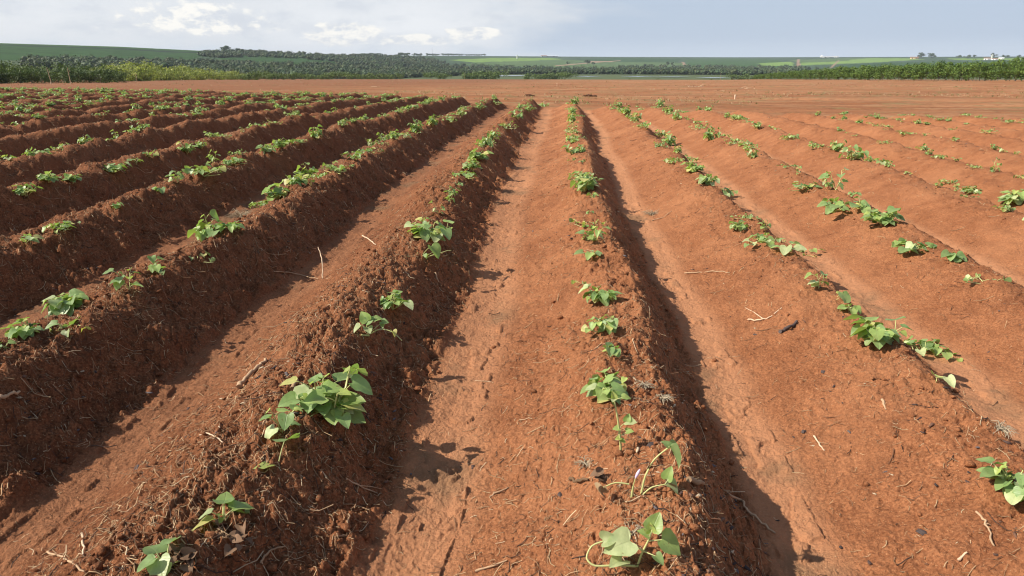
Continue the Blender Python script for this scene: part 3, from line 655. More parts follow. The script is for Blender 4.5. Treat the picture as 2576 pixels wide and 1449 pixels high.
    for e in rest:
        x, y, W, kind = e[:4]; kd = kind if kind != 'single' else 'sprout'
        V, Fq, c, u = tm[kd, rng.randrange(3)]
        a = rng.uniform(0, 6.28); ca, sa = math.cos(a), math.sin(a); s = W/W0[kd]
        V2 = np.stack([V[:, 0]*ca-V[:, 1]*sa, V[:, 0]*sa+V[:, 1]*ca, V[:, 2]], 1)*s+np.array([x, y, e[7]])
        P.append(V2); FQ.append(Fq+n0); C.append(c); U.append(u); n0 += len(V2)
    me = np_mesh('distant_crop_plants', np.concatenate(P), np.concatenate(FQ), np.concatenate(C), True, np.concatenate(U))
    o = link('distant_crop_plants', me, MAT_LEAF)
    props(o, 'far rows of small sweet potato plants merging together towards the ends of the ridges', 'crop', None, 'stuff')
    print('plants', len(ind), 'stuff', len(rest))
    return xy
NEAR_XY = place_plants(); print("plants", time.time()-T0_)
# the pale lilac flower belongs to the wilted plant
# ------------------------------------------------------------------ straw, charcoal bits and crumbs of soil
def scatter_points(n, rmax, rng, rmin=.8, a0=-.80, a1=.66):
    r = rmin+(rmax-rmin)*rng.random(n)**1.25; a = rng.uniform(a0, a1, n)
    return r*np.sin(a), r*np.cos(a), r
def straw():
    rng = np.random.default_rng(3)
    X, Y, r = scatter_points(380000, 22, rng)
    z, fl, rg, fm, p = surf(X, Y)
    left = sstep(1.5, -2, X)
    keep = rng.random(len(X)) < np.clip((.22+.75*np.clip(rg, 0, 1)**1.3)*(.50+.75*left)*(.35+1.1*vn(X*1.7, Y*1.7, 77))*fm*(1-.7*fl)*(.62+1.0*left*sstep(.38, .50, p)*(1-sstep(.66, .80, p))), 0, 1)*.68
    X, Y, z, r = X[keep], Y[keep], z[keep], r[keep]; n = len(X)
    L = np.clip(rng.lognormal(-3.85, .62, n), .006, .12); W = rng.uniform(.0004, .0012, n)*(1+L*4)*(1+np.clip(r-3, 0, 12)*.10); L = L*(1+np.clip(r-3, 0, 4)*.04)
    far_ = sstep(0, -1.5, X); L = L*np.where(rng.random(n) < .15*far_, 1.8, 1.0)
    a = rng.uniform(0, 6.28, n); bend = rng.normal(0, .38, n)
    t = np.linspace(-.5, .5, 4)
    ang = a[:, None]+bend[:, None]*t[None]*2
    cx = X[:, None]+np.cumsum(np.cos(ang)*L[:, None]/4, 1)-np.cos(a)[:, None]*L[:, None]*.5
    cy = Y[:, None]+np.cumsum(np.sin(ang)*L[:, None]/4, 1)-np.sin(a)[:, None]*L[:, None]*.5
    zz = surf(cx.ravel(), cy.ravel())[0].reshape(n, 4)
    zc = np.maximum(zz, zz.mean(1, keepdims=True)-.004)+W[:, None]*.2+np.abs(rng.normal(0, .006, n))[:, None]*(t[None]+.5)
    rings = []
    for k in range(3):
        th = k*2.094+.5
        rings.append(np.stack([cx-np.sin(ang)*W[:, None]*math.cos(th), cy+np.cos(ang)*W[:, None]*math.cos(th), zc+W[:, None]*math.sin(th)], -1))
    V = np.stack(rings, 2).reshape(-1, 3)         # n,4,3
    i = (np.arange(n)*12)[:, None, None]; s = (np.arange(3)*3)[None, :, None]; k = np.arange(3)[None, None]; k2 = (k+1) % 3
    Fq = np.stack([i+s+k, i+s+k2, i+s+3+k2, i+s+3+k], -1).reshape(-1, 4)
    pal = np.array([(.50, .33, .18), (.40, .24, .125), (.30, .165, .085), (.60, .45, .28), (.10, .05, .03), (.24, .115, .06), (.06, .035, .025)])
    c = pal[rng.choice(7, n, p=[.22, .20, .17, .08, .12, .14, .07])]*rng.uniform(.8, 1.15, (n, 1))
    me = np_mesh('straw_litter', V, Fq, np.repeat(c, 12, 0))
    props(link('straw_litter', me, MAT_LITTER), 'fine dry straw and root fibres strewn over the red soil ridges', 'straw', None, 'stuff')
def crumbs():
    rng = np.random.default_rng(5)
    X, Y, r = scatter_points(60000, 11, rng)
    z, fl, rg, fm, p = surf(X, Y)
    keep = rng.random(len(X)) < np.clip(rg-.25, .015, 1)**1.4*fm*.42
    X, Y, z = X[keep], Y[keep], z[keep]; n = len(X)
    bv, bf = blob(random.Random(2), 1, .55, 1)
    s = np.clip(rng.lognormal(-5.45, .5, n), .002, .014)
    a = rng.uniform(0, 6.28, n); ca, sa = np.cos(a)[:, None], np.sin(a)[:, None]
    B = bv[None]*(s[:, None, None]*np.stack([rng.uniform(.7, 1.3, n), rng.uniform(.7, 1.3, n), rng.uniform(.6, 1.0, n)], 1)[:, None])
    V = np.stack([B[..., 0]*ca-B[..., 1]*sa+X[:, None], B[..., 0]*sa+B[..., 1]*ca+Y[:, None], B[..., 2]+(z+s*.35)[:, None]], -1).reshape(-1, 3)
    Fq = (bf[None]+(np.arange(n)*len(bv))[:, None, None]).reshape(-1, 3)
    c = np.tile(np.array([[0., .9, 0.]], f32), (len(V), 1))
    me = np_mesh('soil_crumbs', V, Fq, c, False)
    props(link('soil_crumbs', me, MAT_SOIL), 'loose crumbs and small clods of red soil on the ridge tops', 'soil', None, 'stuff')
def chips():
    rng = np.random.default_rng(15)
    X, Y, r = scatter_points(26000, 12, rng)
    z, fl, rg, fm, p = surf(X, Y)
    keep = rng.random(len(X)) < np.clip(.06+.5*rg, 0, 1)*fm*(1-.8*fl)*sstep(.35, .7, vn(X*2.2, Y*2.2, 91))*.5
    X, Y, z = X[keep], Y[keep], z[keep]; n = len(X)
    bv, bf = blob(random.Random(5), 1, .7, 1)
    s = np.clip(rng.lognormal(-5.6, .45, n), .0018, .0065); a = rng.uniform(0, 6.28, n); ca, sa = np.cos(a)[:, None], np.sin(a)[:, None]
    B = bv[None]*(s[:, None, None]*np.stack([rng.uniform(1, 2.2, n), rng.uniform(.5, .9, n), rng.uniform(.3, .6, n)], 1)[:, None])
    V = np.stack([B[..., 0]*ca-B[..., 1]*sa+X[:, None], B[..., 0]*sa+B[..., 1]*ca+Y[:, None], B[..., 2]+(z+s*.2)[:, None]], -1).reshape(-1, 3)
    Fq = (bf[None]+(np.arange(n)*len(bv))[:, None, None]).reshape(-1, 3)
    pal = np.array([(.05, .034, .03), (.085, .05, .04), (.12, .10, .10), (.50, .38, .25), (.16, .08, .05)])
    c = np.repeat(pal[rng.choice(5, n, p=[.36, .24, .14, .12, .14])], len(bv), 0)
    props(link('charcoal_chips', np_mesh('charcoal_chips', V, Fq, c, False), MAT_LITTER), 'tiny charcoal and bark chips scattered through the red soil', 'charcoal', None, 'stuff')
straw(); crumbs(); chips()

# ------------------------------------------------------------------ sticks, roots, charcoal, tufts
def stick(name, pts, rad, mat, label, cat, tint=(1, 1, 1), lift=None, group=None, fork=None):
    """pts in the frame; the stick lies on the ground along them"""
    xy = at([p[0] for p in pts], [p[1] for p in pts])
    P = []
    for i, (x, y) in enumerate(xy):
        h = 0 if lift is None else lift[i]
        P.append((x, y, hgt(x, y)+rad*.8+h))
    P = np.array(P); c = P.mean(0); c[2] = P[:, 2].min()-rad
    tt = np.linspace(0, len(P)-1, 4*(len(P)-1)+1)
    Q = np.stack([np.interp(tt, np.arange(len(P)), P[:, k]) for k in range(3)], 1)
    rng = np.random.default_rng(abs(int(pts[0][0]*7+pts[0][1])))
    Q[1:-1] += rng.normal(0, rad*.45, Q[1:-1].shape)
    m = MB(); V, Fq = tube(Q-c, rad*np.linspace(1, .62, len(Q))*rng.uniform(.8, 1.2, len(Q)), 7); m.add(V, Fq, tint)
    for e in (0, -1):
        ring = np.arange(7) if e == 0 else np.arange(7)+len(V)-7
        m.add(V[ring], np.array([[0, 1, 2], [0, 2, 3], [0, 3, 4], [0, 4, 5], [0, 5, 6]]), tuple(x*.8 for x in tint))
    if fork is not None:
        fx = at([fork[0]], [fork[1]])[0]; s = Q[int(len(Q)*.45)]; e = np.array([fx[0], fx[1], hgt(*fx)+rad*.5])
        F3 = np.stack([s, (s+e)/2+np.array([0, 0, rad]), e]); V, Fq = tube(F3-c, [rad*.6, rad*.5, rad*.3], 5); m.add(V, Fq, tint)
    o = link(name, m.mesh(name), mat); o.location = c
    props(o, label, cat, group); return o
PALEW, WHITEW, TANW, DARKW = (1.35, 1.25, 1.15), (1.8, 1.85, 1.9), (1.0, .9, .8), (.45, .38, .32)
stick('dead_stick', [(603, 978), (625, 952), (646, 930), (668, 908)], .0085, MAT_WOOD, 'grey weathered stick lying left of the largest bushy plant', 'stick', PALEW)
stick('dead_stick', [(736, 984), (745, 963), (757, 938)], .008, MAT_WOOD, 'short barky stick touching the left side of the largest bushy plant', 'stick', TANW)
stick('pale_root', [(503, 1096), (520, 1091), (540, 1096), (560, 1107)], .0026, MAT_WOOD, 'white curled root below the grey weathered stick on the left ridge', 'root', WHITEW)
stick('standing_twig', [(812, 702), (814, 696), (812, 690), (806, 684)], .0035, MAT_WOOD, 'thin pale twig standing upright in the left furrow', 'twig', WHITEW, lift=[0, .05, .10, .135])
stick('pale_root', [(690, 690), (725, 686), (760, 694), (800, 703)], .003, MAT_WOOD, 'thin pale root lying across the furrow beside the standing twig', 'root', PALEW)
stick('pale_stick', [(912, 594), (930, 605), (946, 617)], .0045, MAT_WOOD, 'cream coloured split stick in the furrow left of the centre', 'stick', WHITEW)
stick('pale_stick', [(0, 1008), (24, 1000), (50, 990)], .007, MAT_WOOD, 'tan stick at the left edge on the dark ridge flank', 'stick', PALEW)
stick('pale_stick', [(1722, 689), (1760, 686), (1802, 684), (1836, 688)], .0035, MAT_WOOD, 'long thin pale twig on the slope right of the central ridge', 'twig', PALEW)
stick('forked_twig', [(1882, 806), (1912, 808), (1940, 798), (1966, 776)], .0038, MAT_WOOD, 'forked white twig on the wide slope right of the central ridge', 'twig', WHITEW, fork=(1874, 775))
stick('charred_branch', [(1962, 838), (1980, 830), (2004, 812)], .0085, MAT_CHAR, 'charred dark branch piece on the slope below the forked white twig', 'charred wood')
stick('pale_stick', [(2047, 1099), (2060, 1117), (2074, 1136)], .0032, MAT_WOOD, 'short pale stick on the right slope pointing down to the right', 'stick', WHITEW)
stick('pale_stick', [(2218, 1008), (2228, 1034)], .0045, MAT_WOOD, 'stubby cream stick below the one-leaved plant on the right ridge', 'stick', PALEW)
stick('long_root', [(1822, 1240), (1862, 1262), (1880, 1290), (1918, 1318), (1950, 1346)], .0042, MAT_WOOD, 'long pale root running down the shaded flank of the central ridge', 'root', PALEW)
stick('pale_stick', [(1730, 1234), (1768, 1241)], .0075, MAT_WOOD, 'stubby tan stick at the shadow edge beside the flowering plant', 'stick', TANW)
stick('pale_root', [(872, 1215), (905, 1228), (950, 1243)], .0025, MAT_WOOD, 'forked pale root on the shaded flank below the largest plant', 'root', PALEW, fork=(960, 1232))
stick('pale_root', [(655, 1420), (680, 1392), (705, 1376), (740, 1380)], .0028, MAT_WOOD, 'bent pale root near the bottom on the shaded left ridge flank', 'root', TANW)
stick('pale_root', [(868, 1298), (880, 1325), (872, 1352), (845, 1375)], .0030, MAT_WOOD, 'curved tan root low on the flank near the bottom centre', 'root', TANW)
stick('pale_root', [(120, 1390), (150, 1402), (190, 1425), (215, 1437)], .0028, MAT_WOOD, 'thin tan root at the bottom left corner', 'root', PALEW)
stick('pale_stick', [(206, 1345), (211, 1372), (210, 1398)], .003, MAT_WOOD, 'short cream stick standing out near the bottom left corner', 'stick', WHITEW)
stick('pale_stick', [(1095, 690), (1103, 712)], .005, MAT_WOOD, 'short cream stick on the shaded edge of the left ridge', 'stick', PALEW)
stick('thin_twig', [(1016, 970), (1008, 1000), (1002, 1024)], .0026, MAT_WOOD, 'thin tan twig on the dark flank right of the largest plant', 'twig', TANW)
stick('pale_root', [(1196, 1440), (1230, 1430), (1275, 1412)], .0030, MAT_WOOD, 'long tan root at the bottom edge left of the central ridge', 'root', PALEW)
stick('pale_stick', [(2408, 1412), (2432, 1392)], .0035, MAT_WOOD, 'cream stick near the bottom right corner', 'stick', WHITEW)
stick('forked_twig', [(2455, 1290), (2478, 1315), (2490, 1345), (2500, 1375)], .0030, MAT_WOOD, 'thin forked twig below the sturdy plant at the right edge', 'twig', PALEW, fork=(2492, 1322))
stick('pale_stick', [(1640, 556), (1668, 548), (1690, 532)], .0035, MAT_WOOD, 'thin pale twig lying along the right side of the central ridge', 'twig', PALEW)
stick('dark_stick', [(1432, 1208), (1456, 1214), (1480, 1213)], .005, MAT_WOOD, 'small dark stick on the bright left slope of the central ridge', 'stick', DARKW)
stick('pale_root', [(1232, 1252), (1255, 1240), (1278, 1228)], .0028, MAT_WOOD, 'pale root on the bright slope left of the flowering plant', 'root', PALEW)
def lump(name, u, v, rad, mat, label, cat, sq=(1.5, 1, .7), seed=1, rough=.35):
    (x, y), = at([u], [v]); rng = random.Random(seed)
    V, Fc = blob(rng, rad, rough, 3, sq)
    m = MB(); m.add(V, Fc)
    o = link(name, m.mesh(name, False), mat); o.location = (x, y, hgt(x, y)+rad*sq[2]*.02); o.rotation_euler = (0, 0, rng.uniform(0, 6))
    return props(o, label, cat)
for i, (u, v, rd, lab) in enumerate([(2071, 936, .008, 'charcoal lump on the wide slope below the charred branch'), (2022, 1086, .006, 'small charcoal lump left of the short pale stick on the right slope'), (1640, 1128, .010, 'dark charcoal chunk on the central ridge above the flowering plant'),
        (1900, 842, .006, 'small charcoal bit left of the charred branch'), (1408, 1246, .006, 'small charcoal bit left of the wilted flowering plant'), (2320, 1340, .008, 'flat charcoal flake near the bottom right')]):
    lump('charcoal_piece', u, v, rd, MAT_CHAR, lab, 'charcoal', (1.6, 1, .6), 20+i)
def tuft(u, v, rad, n, label, col=(.50, .40, .27)):
    (x, y), = at([u], [v]); z = hgt(x, y); rng = random.Random(int(u)); m = MB()
    for _ in range(n):
        a = rng.uniform(0, 6.28); L = rad*rng.uniform(.5, 1.3); e = rng.uniform(.05, .9)
        p0 = np.array([rng.gauss(0, rad*.15), rng.gauss(0, rad*.15), .0])
        p1 = p0+np.array([math.cos(a), math.sin(a), e])*L*.5; a += rng.uniform(-.8, .8); p2 = p1+np.array([math.cos(a), math.sin(a), -e*.7])*L*.5
        V, Fq = tube([p0, p1, p2], [.0013, .0011, .0006], 3); g = rng.uniform(.5, 1.05); m.add(V, Fq, tuple(c*g for c in col))
    o = link('dry_root_tuft', m.mesh('dry_root_tuft'), MAT_LITTER); o.location = (x, y, z)
    return props(o, label, 'root tuft')
tuft(1668, 1006, .030, 50, 'dry pale root tuft on the shoulder of the central ridge')
tuft(1625, 972, .030, 40, 'small root tuft above the bigger tuft on the central ridge shoulder')
tuft(2510, 1098, .038, 60, 'pale dry grass tuft above the sturdy plant at the right edge')
tuft(1476, 1168, .030, 40, 'small pale root tuft left of the single-stemmed upright plant')
tuft(1590, 1340, .028, 30, 'small root tuft between the bottom plant and the flowering plant')
tuft(1640, 540, .07, 70, 'tangled roots hanging off the right side of the central ridge', (.42, .33, .22))
tuft(610, 545, .10, 120, 'mat of dry straw stalks on the second ridge left of centre', (.44, .34, .22))
def leaf_litter(u, v, n, rad, label):
    (x, y), = at([u], [v]); z = hgt(x, y); rng = random.Random(int(v)); m = MB()
    for _ in range(n):
        a = rng.uniform(0, 6.28); b_ = (rng.gauss(0, rad), rng.gauss(0, rad), rng.uniform(.004, .022))
        V, Fq, U = leaf_mesh(rng, rng.uniform(.012, .032), b_, (math.cos(a), math.sin(a), rng.uniform(-.5, .5)), (rng.uniform(-.7, .7), rng.uniform(-.7, .7), 1), rng.uniform(.2, 1.2), rng.uniform(.2, 1.2))
        g = rng.uniform(.6, 1.3); m.add(V, Fq, (.20*g, .115*g, .065*g))
    o = link('dead_leaf_pile', m.mesh('dead_leaf_pile'), MAT_LITTER); o.location = (x, y, z); return props(o, label, 'dead leaves')
leaf_litter(590, 1348, 34, .028, 'heap of brown shrivelled dead leaves below the small green plant at the bottom left')
leaf_litter(1512, 1215, 8, .010, 'shrivelled dead brown leaf at the left of the flowering plant')
leaf_litter(450, 1420, 16, .020, 'dark dead leaves beside the small pale-leaved bottom plant')

# flower on the wilted plant of the central ridge
def flower():
    par = [o for o in scene.objects if o.get('label', '').startswith('wilted flowering')][0]
    m = MB(); st = MB()
    xy = at([1592], [1240])[0]; z = hgt(*xy)
    inv = par.matrix_basis.inverted()
    base_ = np.array(inv@Vector((xy[0], xy[1], z-.003)))
    V, Fq = tube([base_, base_+np.array([0, .002, .02]), base_+np.array([.004, 0, .042])], [.0016, .0013, .0013], 5)
    st.add(V, Fq)
    th = np.linspace(0, 6.283, 11)[:-1]; prof = [(.0016, 0), (.0032, .006), (.0042, .013), (.0030, .020), (.0010, .025)]
    top = base_+np.array([.004, 0, .042]); V = np.array([(top[0]+r*math.cos(a+h*30)+h*.35, top[1]+r*math.sin(a+h*30), top[2]+h) for r, h in prof for a in th])
    i = np.arange(4)[:, None]*10; j = np.arange(10)[None]; Fq = np.stack([i+j, i+(j+1) % 10, i+10+(j+1) % 10, i+10+j], -1).reshape(-1, 4)
    m.add(V, Fq)
    f = link('flower', m.mesh('flower'), simple('lilac_petal', (.66, .52, .70), .5, .3, .2, 90), par)
    link('flower_stalk', st.mesh('flower_stalk'), MAT_STEM, f)
flower()

# ------------------------------------------------------------------ woody plants
def crown_cloud(rng, n, w, h, card, lumps=7, base_h=.12, flat=1.0):
    """leaf clumps through a lumpy crown; unit metres"""
    cen = np.array([[rng.gauss(0, w*.25), rng.gauss(0, w*.25), h*(base_h+.15)+rng.random()*h*(.72-base_h)] for _ in range(lumps)])
    rad = np.array([w*rng.uniform(.20, .36) for _ in range(lumps)])
    V, C = [], []
    nr = np.random.default_rng(rng.randrange(10**6))
    k = nr.integers(0, lumps, n); d = nr.normal(size=(n, 3)); d /= np.linalg.norm(d, axis=1, keepdims=True)
    rr = nr.random(n)**.28
    P = cen[k]+d*rad[k][:, None]*rr[:, None]*np.array([1, 1, .85*flat]); P[:, 2] = np.maximum(P[:, 2], h*.03)
    nrm = d+nr.normal(0, .28, (n, 3)); nrm /= np.linalg.norm(nrm, axis=1, keepdims=True)
    ref = nr.normal(size=(n, 3)); a = np.cross(nrm, ref); a /= np.linalg.norm(a, axis=1, keepdims=True); b = np.cross(nrm, a)
    s = card*nr.uniform(.6, 1.4, (n, 1))
    Q = np.stack([P-a*s-b*s*.5, P+a*s*.3-b*s*.7, P+a*s+b*s*.5+nrm*s*.3, P-a*s*.4+b*s*.8], 1).reshape(-1, 3)
    Fq = (np.arange(n)*4)[:, None]+np.arange(4)[None]
    c = np.repeat(nr.uniform(.6, 1.4, (n, 1))*np.ones((1, 3)), 4, 0)
    return Q, Fq, c
def crown_mesh(seed, n, w, h, card, mat, **kw):
    Q, Fq, c = crown_cloud(random.Random(seed), n, w, h, card, **kw)
    me = np_mesh('crown', Q, Fq, c, False); me.materials.append(mat); return me
def trunk_mesh(seed, w, h, r=.05):
    rng = random.Random(seed); m = MB()
    top = h*.62
    P = [np.array([0, 0, -.15])]; 
    for q in range(4): P.append(P[-1]+np.array([rng.gauss(0, .05)*h*.3, rng.gauss(0, .05)*h*.3, top/4]))
    m.add(*tube(P, np.linspace(r, r*.4, 5), 6))
    for q in range(5):
        s = P[1+q % 3]; a = rng.uniform(0, 6.28); e = s+np.array([math.cos(a)*w*.3, math.sin(a)*w*.3, h*rng.uniform(.2, .4)])
        m.add(*tube([s, (s+e)/2+np.array([0, 0, -.03*h]), e], [r*.5, r*.35, r*.15], 5))
    me = m.mesh('trunk'); me.materials.append(MAT_BARK); return me
M_COFFEE = crown_material('coffee_leaves', (.070, .128, .022), (.145, .215, .038))
M_DARK = crown_material('dark_scrub_leaves', (.060, .098, .028), (.115, .160, .044))
M_YEL = crown_material('yellow_green_leaves', (.17, .215, .05), (.38, .40, .11), .3)
M_MID = crown_material('mid_green_leaves', (.085, .135, .03), (.16, .21, .05))
M_FAR = crown_material('far_forest_leaves', (.052, .090, .036), (.085, .128, .048), .1)
def kind_meshes(seed, mat, n, w, h, card, cnt=4, r=.05, **kw):
    return [(crown_mesh(seed+i, n, w, h, card, mat, **kw), trunk_mesh(seed+i, w, h, r)) for i in range(cnt)]
COFFEE_M = kind_meshes(100, M_COFFEE, 700, 2.3, 3.1, .095, 5, .05, lumps=14, base_h=.02)
DARK_M = kind_meshes(200, M_DARK, 620, 3.6, 3.0, .115, 5, .06, lumps=9, base_h=.03)
YEL_M = kind_meshes(300, M_YEL, 420, 3.4, 2.6, .15, 4, .05, lumps=9, base_h=.02)
MID_M = kind_meshes(400, M_MID, 360, 3.2, 1.9, .14, 4, .04, lumps=8, base_h=.0)
TREE_M = kind_meshes(600, M_FAR, 420, 9, 10, .55, 4, .35, lumps=9, base_h=.22)
def bzf(x, y): return float(base(np.array([x]), np.array([y]))[0])-.13
def woody(name, pair, x, y, s, rz, label, cat, group, sz=None, parts=True):
    o = empty(name, (x, y, bzf(x, y)), rz); o.scale = (s, s, sz or s)
    link('crown', pair[0], None, o); link('trunk', pair[1], None, o)
    return props(o, label, cat, group)
def polar(u, r):                                  # a place on the ground in column u at distance r
    a = float(az_of(np.array([u]))[0]); return r*math.sin(a), r*math.cos(a)
rngw = random.Random(77)
# coffee hedge along the right side
y = 80.0
while y < 256:
    x = 66+rngw.uniform(-.5, .5)+(y-84)*.004
    s = rngw.uniform(.94, 1.12)*float(np.interp(y, [0, 172, 202, 222, 256], [1., 1., .86, .72, .5]))
    woody('coffee_shrub', COFFEE_M[rngw.randrange(5)], x, y, s, rngw.uniform(0, 6.28), 'dark green coffee shrub in the unbroken hedge along the right field edge', 'coffee shrub', 'coffee shrubs of the hedge along the right field edge')
    y += 1.15 if y < 180 else 1.5
# dark scrub at the left field edge
def belt(u0, u1, r0, r1, n, meshes, name, label, cat, group, s0, s1, depth=10):
    for i in range(n):
        u = u0+(u1-u0)*(i+rngw.uniform(.1, .9))/n; f = (u-u0)/(u1-u0)
        r = r0+(r1-r0)*f+rngw.uniform(0, depth); x, yy = polar(u, r)
        s = (s0+(s1-s0)*f)*rngw.uniform(.75, 1.2)
        woody(name, meshes[rngw.randrange(len(meshes))], x, yy, s, rngw.uniform(0, 6.28), label, cat, group)
G1 = 'dark scrub trees along the left field edge'
belt(-140, 300, 118, 140, 50, DARK_M, 'scrub_tree', 'dark green scrub tree in the thicket along the left field edge', 'tree', G1, .80, .78, 16)
belt(-120, 260, 150, 172, 26, DARK_M, 'scrub_tree', 'dark green scrub tree in the thicket along the left field edge', 'tree', G1, 1.12, 1.08, 20)
G2 = 'yellow green bushes right of the dark thicket'
belt(240, 650, 150, 330, 70, YEL_M, 'yellow_bush', 'yellow green bush in the sunlit clump right of the dark thicket', 'bush', G2, 1.15, 1.0, 24)
belt(300, 590, 205, 350, 40, YEL_M, 'yellow_bush', 'yellow green bush in the sunlit clump right of the dark thicket', 'bush', G2, 1.85, 1.5, 28)
G3 = 'low green bushes along the far edge of the open ground'
belt(600, 1010, 260, 420, 50, MID_M, 'low_bush', 'low green bush along the far edge of the open ground', 'bush', G3, 1.2, 1.5, 30)
for u0, u1, n, r, s in ((1068, 1125, 7, 460, 1.7), (1165, 1258, 12, 470, 2.3), (1322, 1438, 14, 475, 1.9), (1840, 1900, 6, 460, 1.6)):
    belt(u0, u1, r, r, n, MID_M, 'low_bush', 'low green bush along the far edge of the open ground', 'bush', G3, s, s, 14)
for i, (u, v, s, lab) in enumerate([(242, 206, .35, 'small green weed clump at the foot of the dark thicket, left one'), (295, 205, .35, 'small green weed clump at the foot of the thicket beside the yellow bushes'), (1583, 200, .6, 'low grassy clump at the lake side of the open ground, left one'), (1655, 200.5, .6, 'low grassy clump at the lake side of the open ground, right one'), (1790, 201, .5, 'low grassy clump just left of the hedge end'), (510, 240, .22, None)][:5]):
    (x, yy), = at([u], [v]); woody('weed_clump', MID_M[i % 4], x, yy, s, i, lab, 'weeds', 'weed clumps on the open ground', s*.55)
# bare pale trunks in front of the left thicket
def snag(u, r, h, label, lean):
    x, yy = polar(u, r); rng = random.Random(int(u)); m = MB()
    P = [np.array([0, 0, -.1])]
    for q in range(6): P.append(P[-1]+np.array([lean*h/6*(1+rng.uniform(-.8, .8)), 0, h/6]))
    m.add(*tube(P, np.linspace(.05, .022, 7), 6), (1.5, 1.5, 1.5))
    m.add(*tube([P[4], P[4]+np.array([.25, 0, .4])], [.02, .01], 5), (1.5, 1.5, 1.5))
    o = link('dead_tree', m.mesh('dead_tree'), MAT_WOOD); o.location = (x, yy, bzf(x, yy)); props(o, label, 'dead tree')
snag(117, 112, 2.2, 'pale dead trunk leaning left in front of the dark thicket', -.18)
snag(166, 112, 2.2, 'pale dead upright trunk right of the leaning dead trunk', -.05)
snag(335, 165, 1.8, 'thin pale dead trunk in front of the yellow bushes', -.05)
snag(1168, 420, 4.0, 'thin dead trunk standing at the lake shore in the middle', 0)
snag(1817, 440, 5.5, 'thin tall dead trunk standing beside the lake on the right', 0)
# far forest: one mass of crowns
def invert_hill(u, v):
    """place on the far slope at column u, row v"""
    a = az_of(u); s = s_at(u, v); ss, D, r0 = hill_params(a)
    zr0 = np.interp(r0*np.cos(a), _Y, _G); s0 = (CAMZ-zr0)/r0
    f = np.clip((s-s0)/(ss-s0), 0, 1); t = 1-(1-f)**(1/1.5); r = r0+t*(D-r0)
    return r*np.sin(a), r*np.cos(a), r
FOREST = [([(60, 152), (330, 156), (560, 158), (700, 165), (860, 161), (905, 158), (1000, 158), (1110, 160), (1240, 168), (1440, 172), (1560, 173), (1700, 172), (1860, 172), (2000, 173), (2060, 176), (1930, 196), (1400, 191), (1150, 200), (600, 203), (420, 178), (60, 176)], 2600),
          ([(510, 134), (560, 130), (640, 130), (720, 134), (800, 138), (860, 140), (1000, 141), (1080, 148), (1130, 158), (960, 162), (870, 158), (760, 148), (640, 143), (540, 146), (505, 141)], 900),
          ([(1560, 166), (1700, 166), (1860, 168), (2000, 168), (2060, 176), (1930, 192), (1560, 190)], 500)]
def forest():
    rng = np.random.default_rng(9); V, Fq, C = [], [], []; n0 = 0
    tm = []
    for q in range(8): 
        rq = random.Random(40+q); Q, F4, c = crown_cloud(rq, 90, 6.8, 6.0, .36, lumps=6, base_h=.04)
        T, Ct = [np.concatenate([F4[:, :3], F4[:, [0, 2, 3]]])], [c]; nv = len(Q); Vs = [Q]
        for _ in range(5):                        # rounded leafy masses under the loose leaves
            bv, bf = blob(rq, rq.uniform(1.3, 2.2), .3, 1, (1, 1, .85)); Vs.append(bv+np.array([rq.gauss(0, 1.5), rq.gauss(0, 1.5), rq.uniform(1.2, 4.2)])); T.append(bf+nv); nv += len(bv); Ct.append(np.full((len(bv), 3), rq.uniform(.75, 1.1)))
        tm.append((np.concatenate(Vs), np.concatenate(T), np.concatenate(Ct)))
    tot = 0
    for poly, n in FOREST:
        pl = np.array(poly, float)
        u = rng.uniform(pl[:, 0].min(), pl[:, 0].max(), n*4); v = rng.uniform(pl[:, 1].min(), pl[:, 1].max(), n*4)
        k = inpoly(u, v, poly); u, v = u[k][:n], v[k][:n]
        x, yy, r = invert_hill(u, v); zz = base(x, yy)
        for i in range(len(u)):
            q, f, c = tm[rng.integers(8)]; s = rng.uniform(.55, 1.15)*(1.0 if r[i] > 500 else .75); a = rng.uniform(0, 6.28); ca, sa = math.cos(a), math.sin(a)
            V.append(np.stack([(q[:, 0]*ca-q[:, 1]*sa)*s+x[i], (q[:, 0]*sa+q[:, 1]*ca)*s+yy[i], q[:, 2]*s+zz[i]-.8], 1)); Fq.append(f+n0); C.append(c*rng.uniform(.65, 1.3)*np.array([[rng.uniform(.9, 1.35), 1, rng.uniform(.8, 1.1)]])); n0 += len(q); tot += 1
    o = link('distant_forest', np_mesh('distant_forest', np.concatenate(V), np.concatenate(Fq), np.concatenate(C), False), M_FAR)
    props(o, 'dark unbroken forest covering the valley slopes beyond the lake', 'forest', None, 'stuff')
forest()
# single trees and groves on the skyline
def far_tree(u, v, hpx, label, group=None, wide=1.0):
    x, yy, r = invert_hill(np.array([float(u)]), np.array([float(v)])); s = hpx/FPX*float(r[0])/10.5
    woody('distant_tree', TREE_M[rngw.randrange(4)], float(x[0]), float(yy[0]), s*wide, rngw.uniform(0, 6.28), label, 'tree', group, s)
far_tree(572, 132, 17, 'large dark tree standing highest on the left skyline', None, 1.3)
for u, v, h in ((545, 132, 7), (600, 133, 11), (612, 133, 10), (632, 134, 9), (655, 135, 8), (690, 136, 8)): far_tree(u, v, h, 'dark tree on the skyline close right of the tallest left tree', 'skyline trees beside the tallest left tree', 1.3)
GR = 'trees in the groves on the middle skyline'
for u0, u1, n, h in ((908, 955, 7, 8), (1003, 1030, 5, 9), (1040, 1062, 4, 7), (1072, 1105, 5, 7), (1112, 1165, 8, 7), (1170, 1222, 8, 6), (760, 900, 12, 5)):
    for i in range(n): far_tree(u0+(u1-u0)*(i+.5)/n, 141.5, h*rngw.uniform(.85, 1.15), 'small dark tree in the groves along the middle skyline', GR, 1.25)
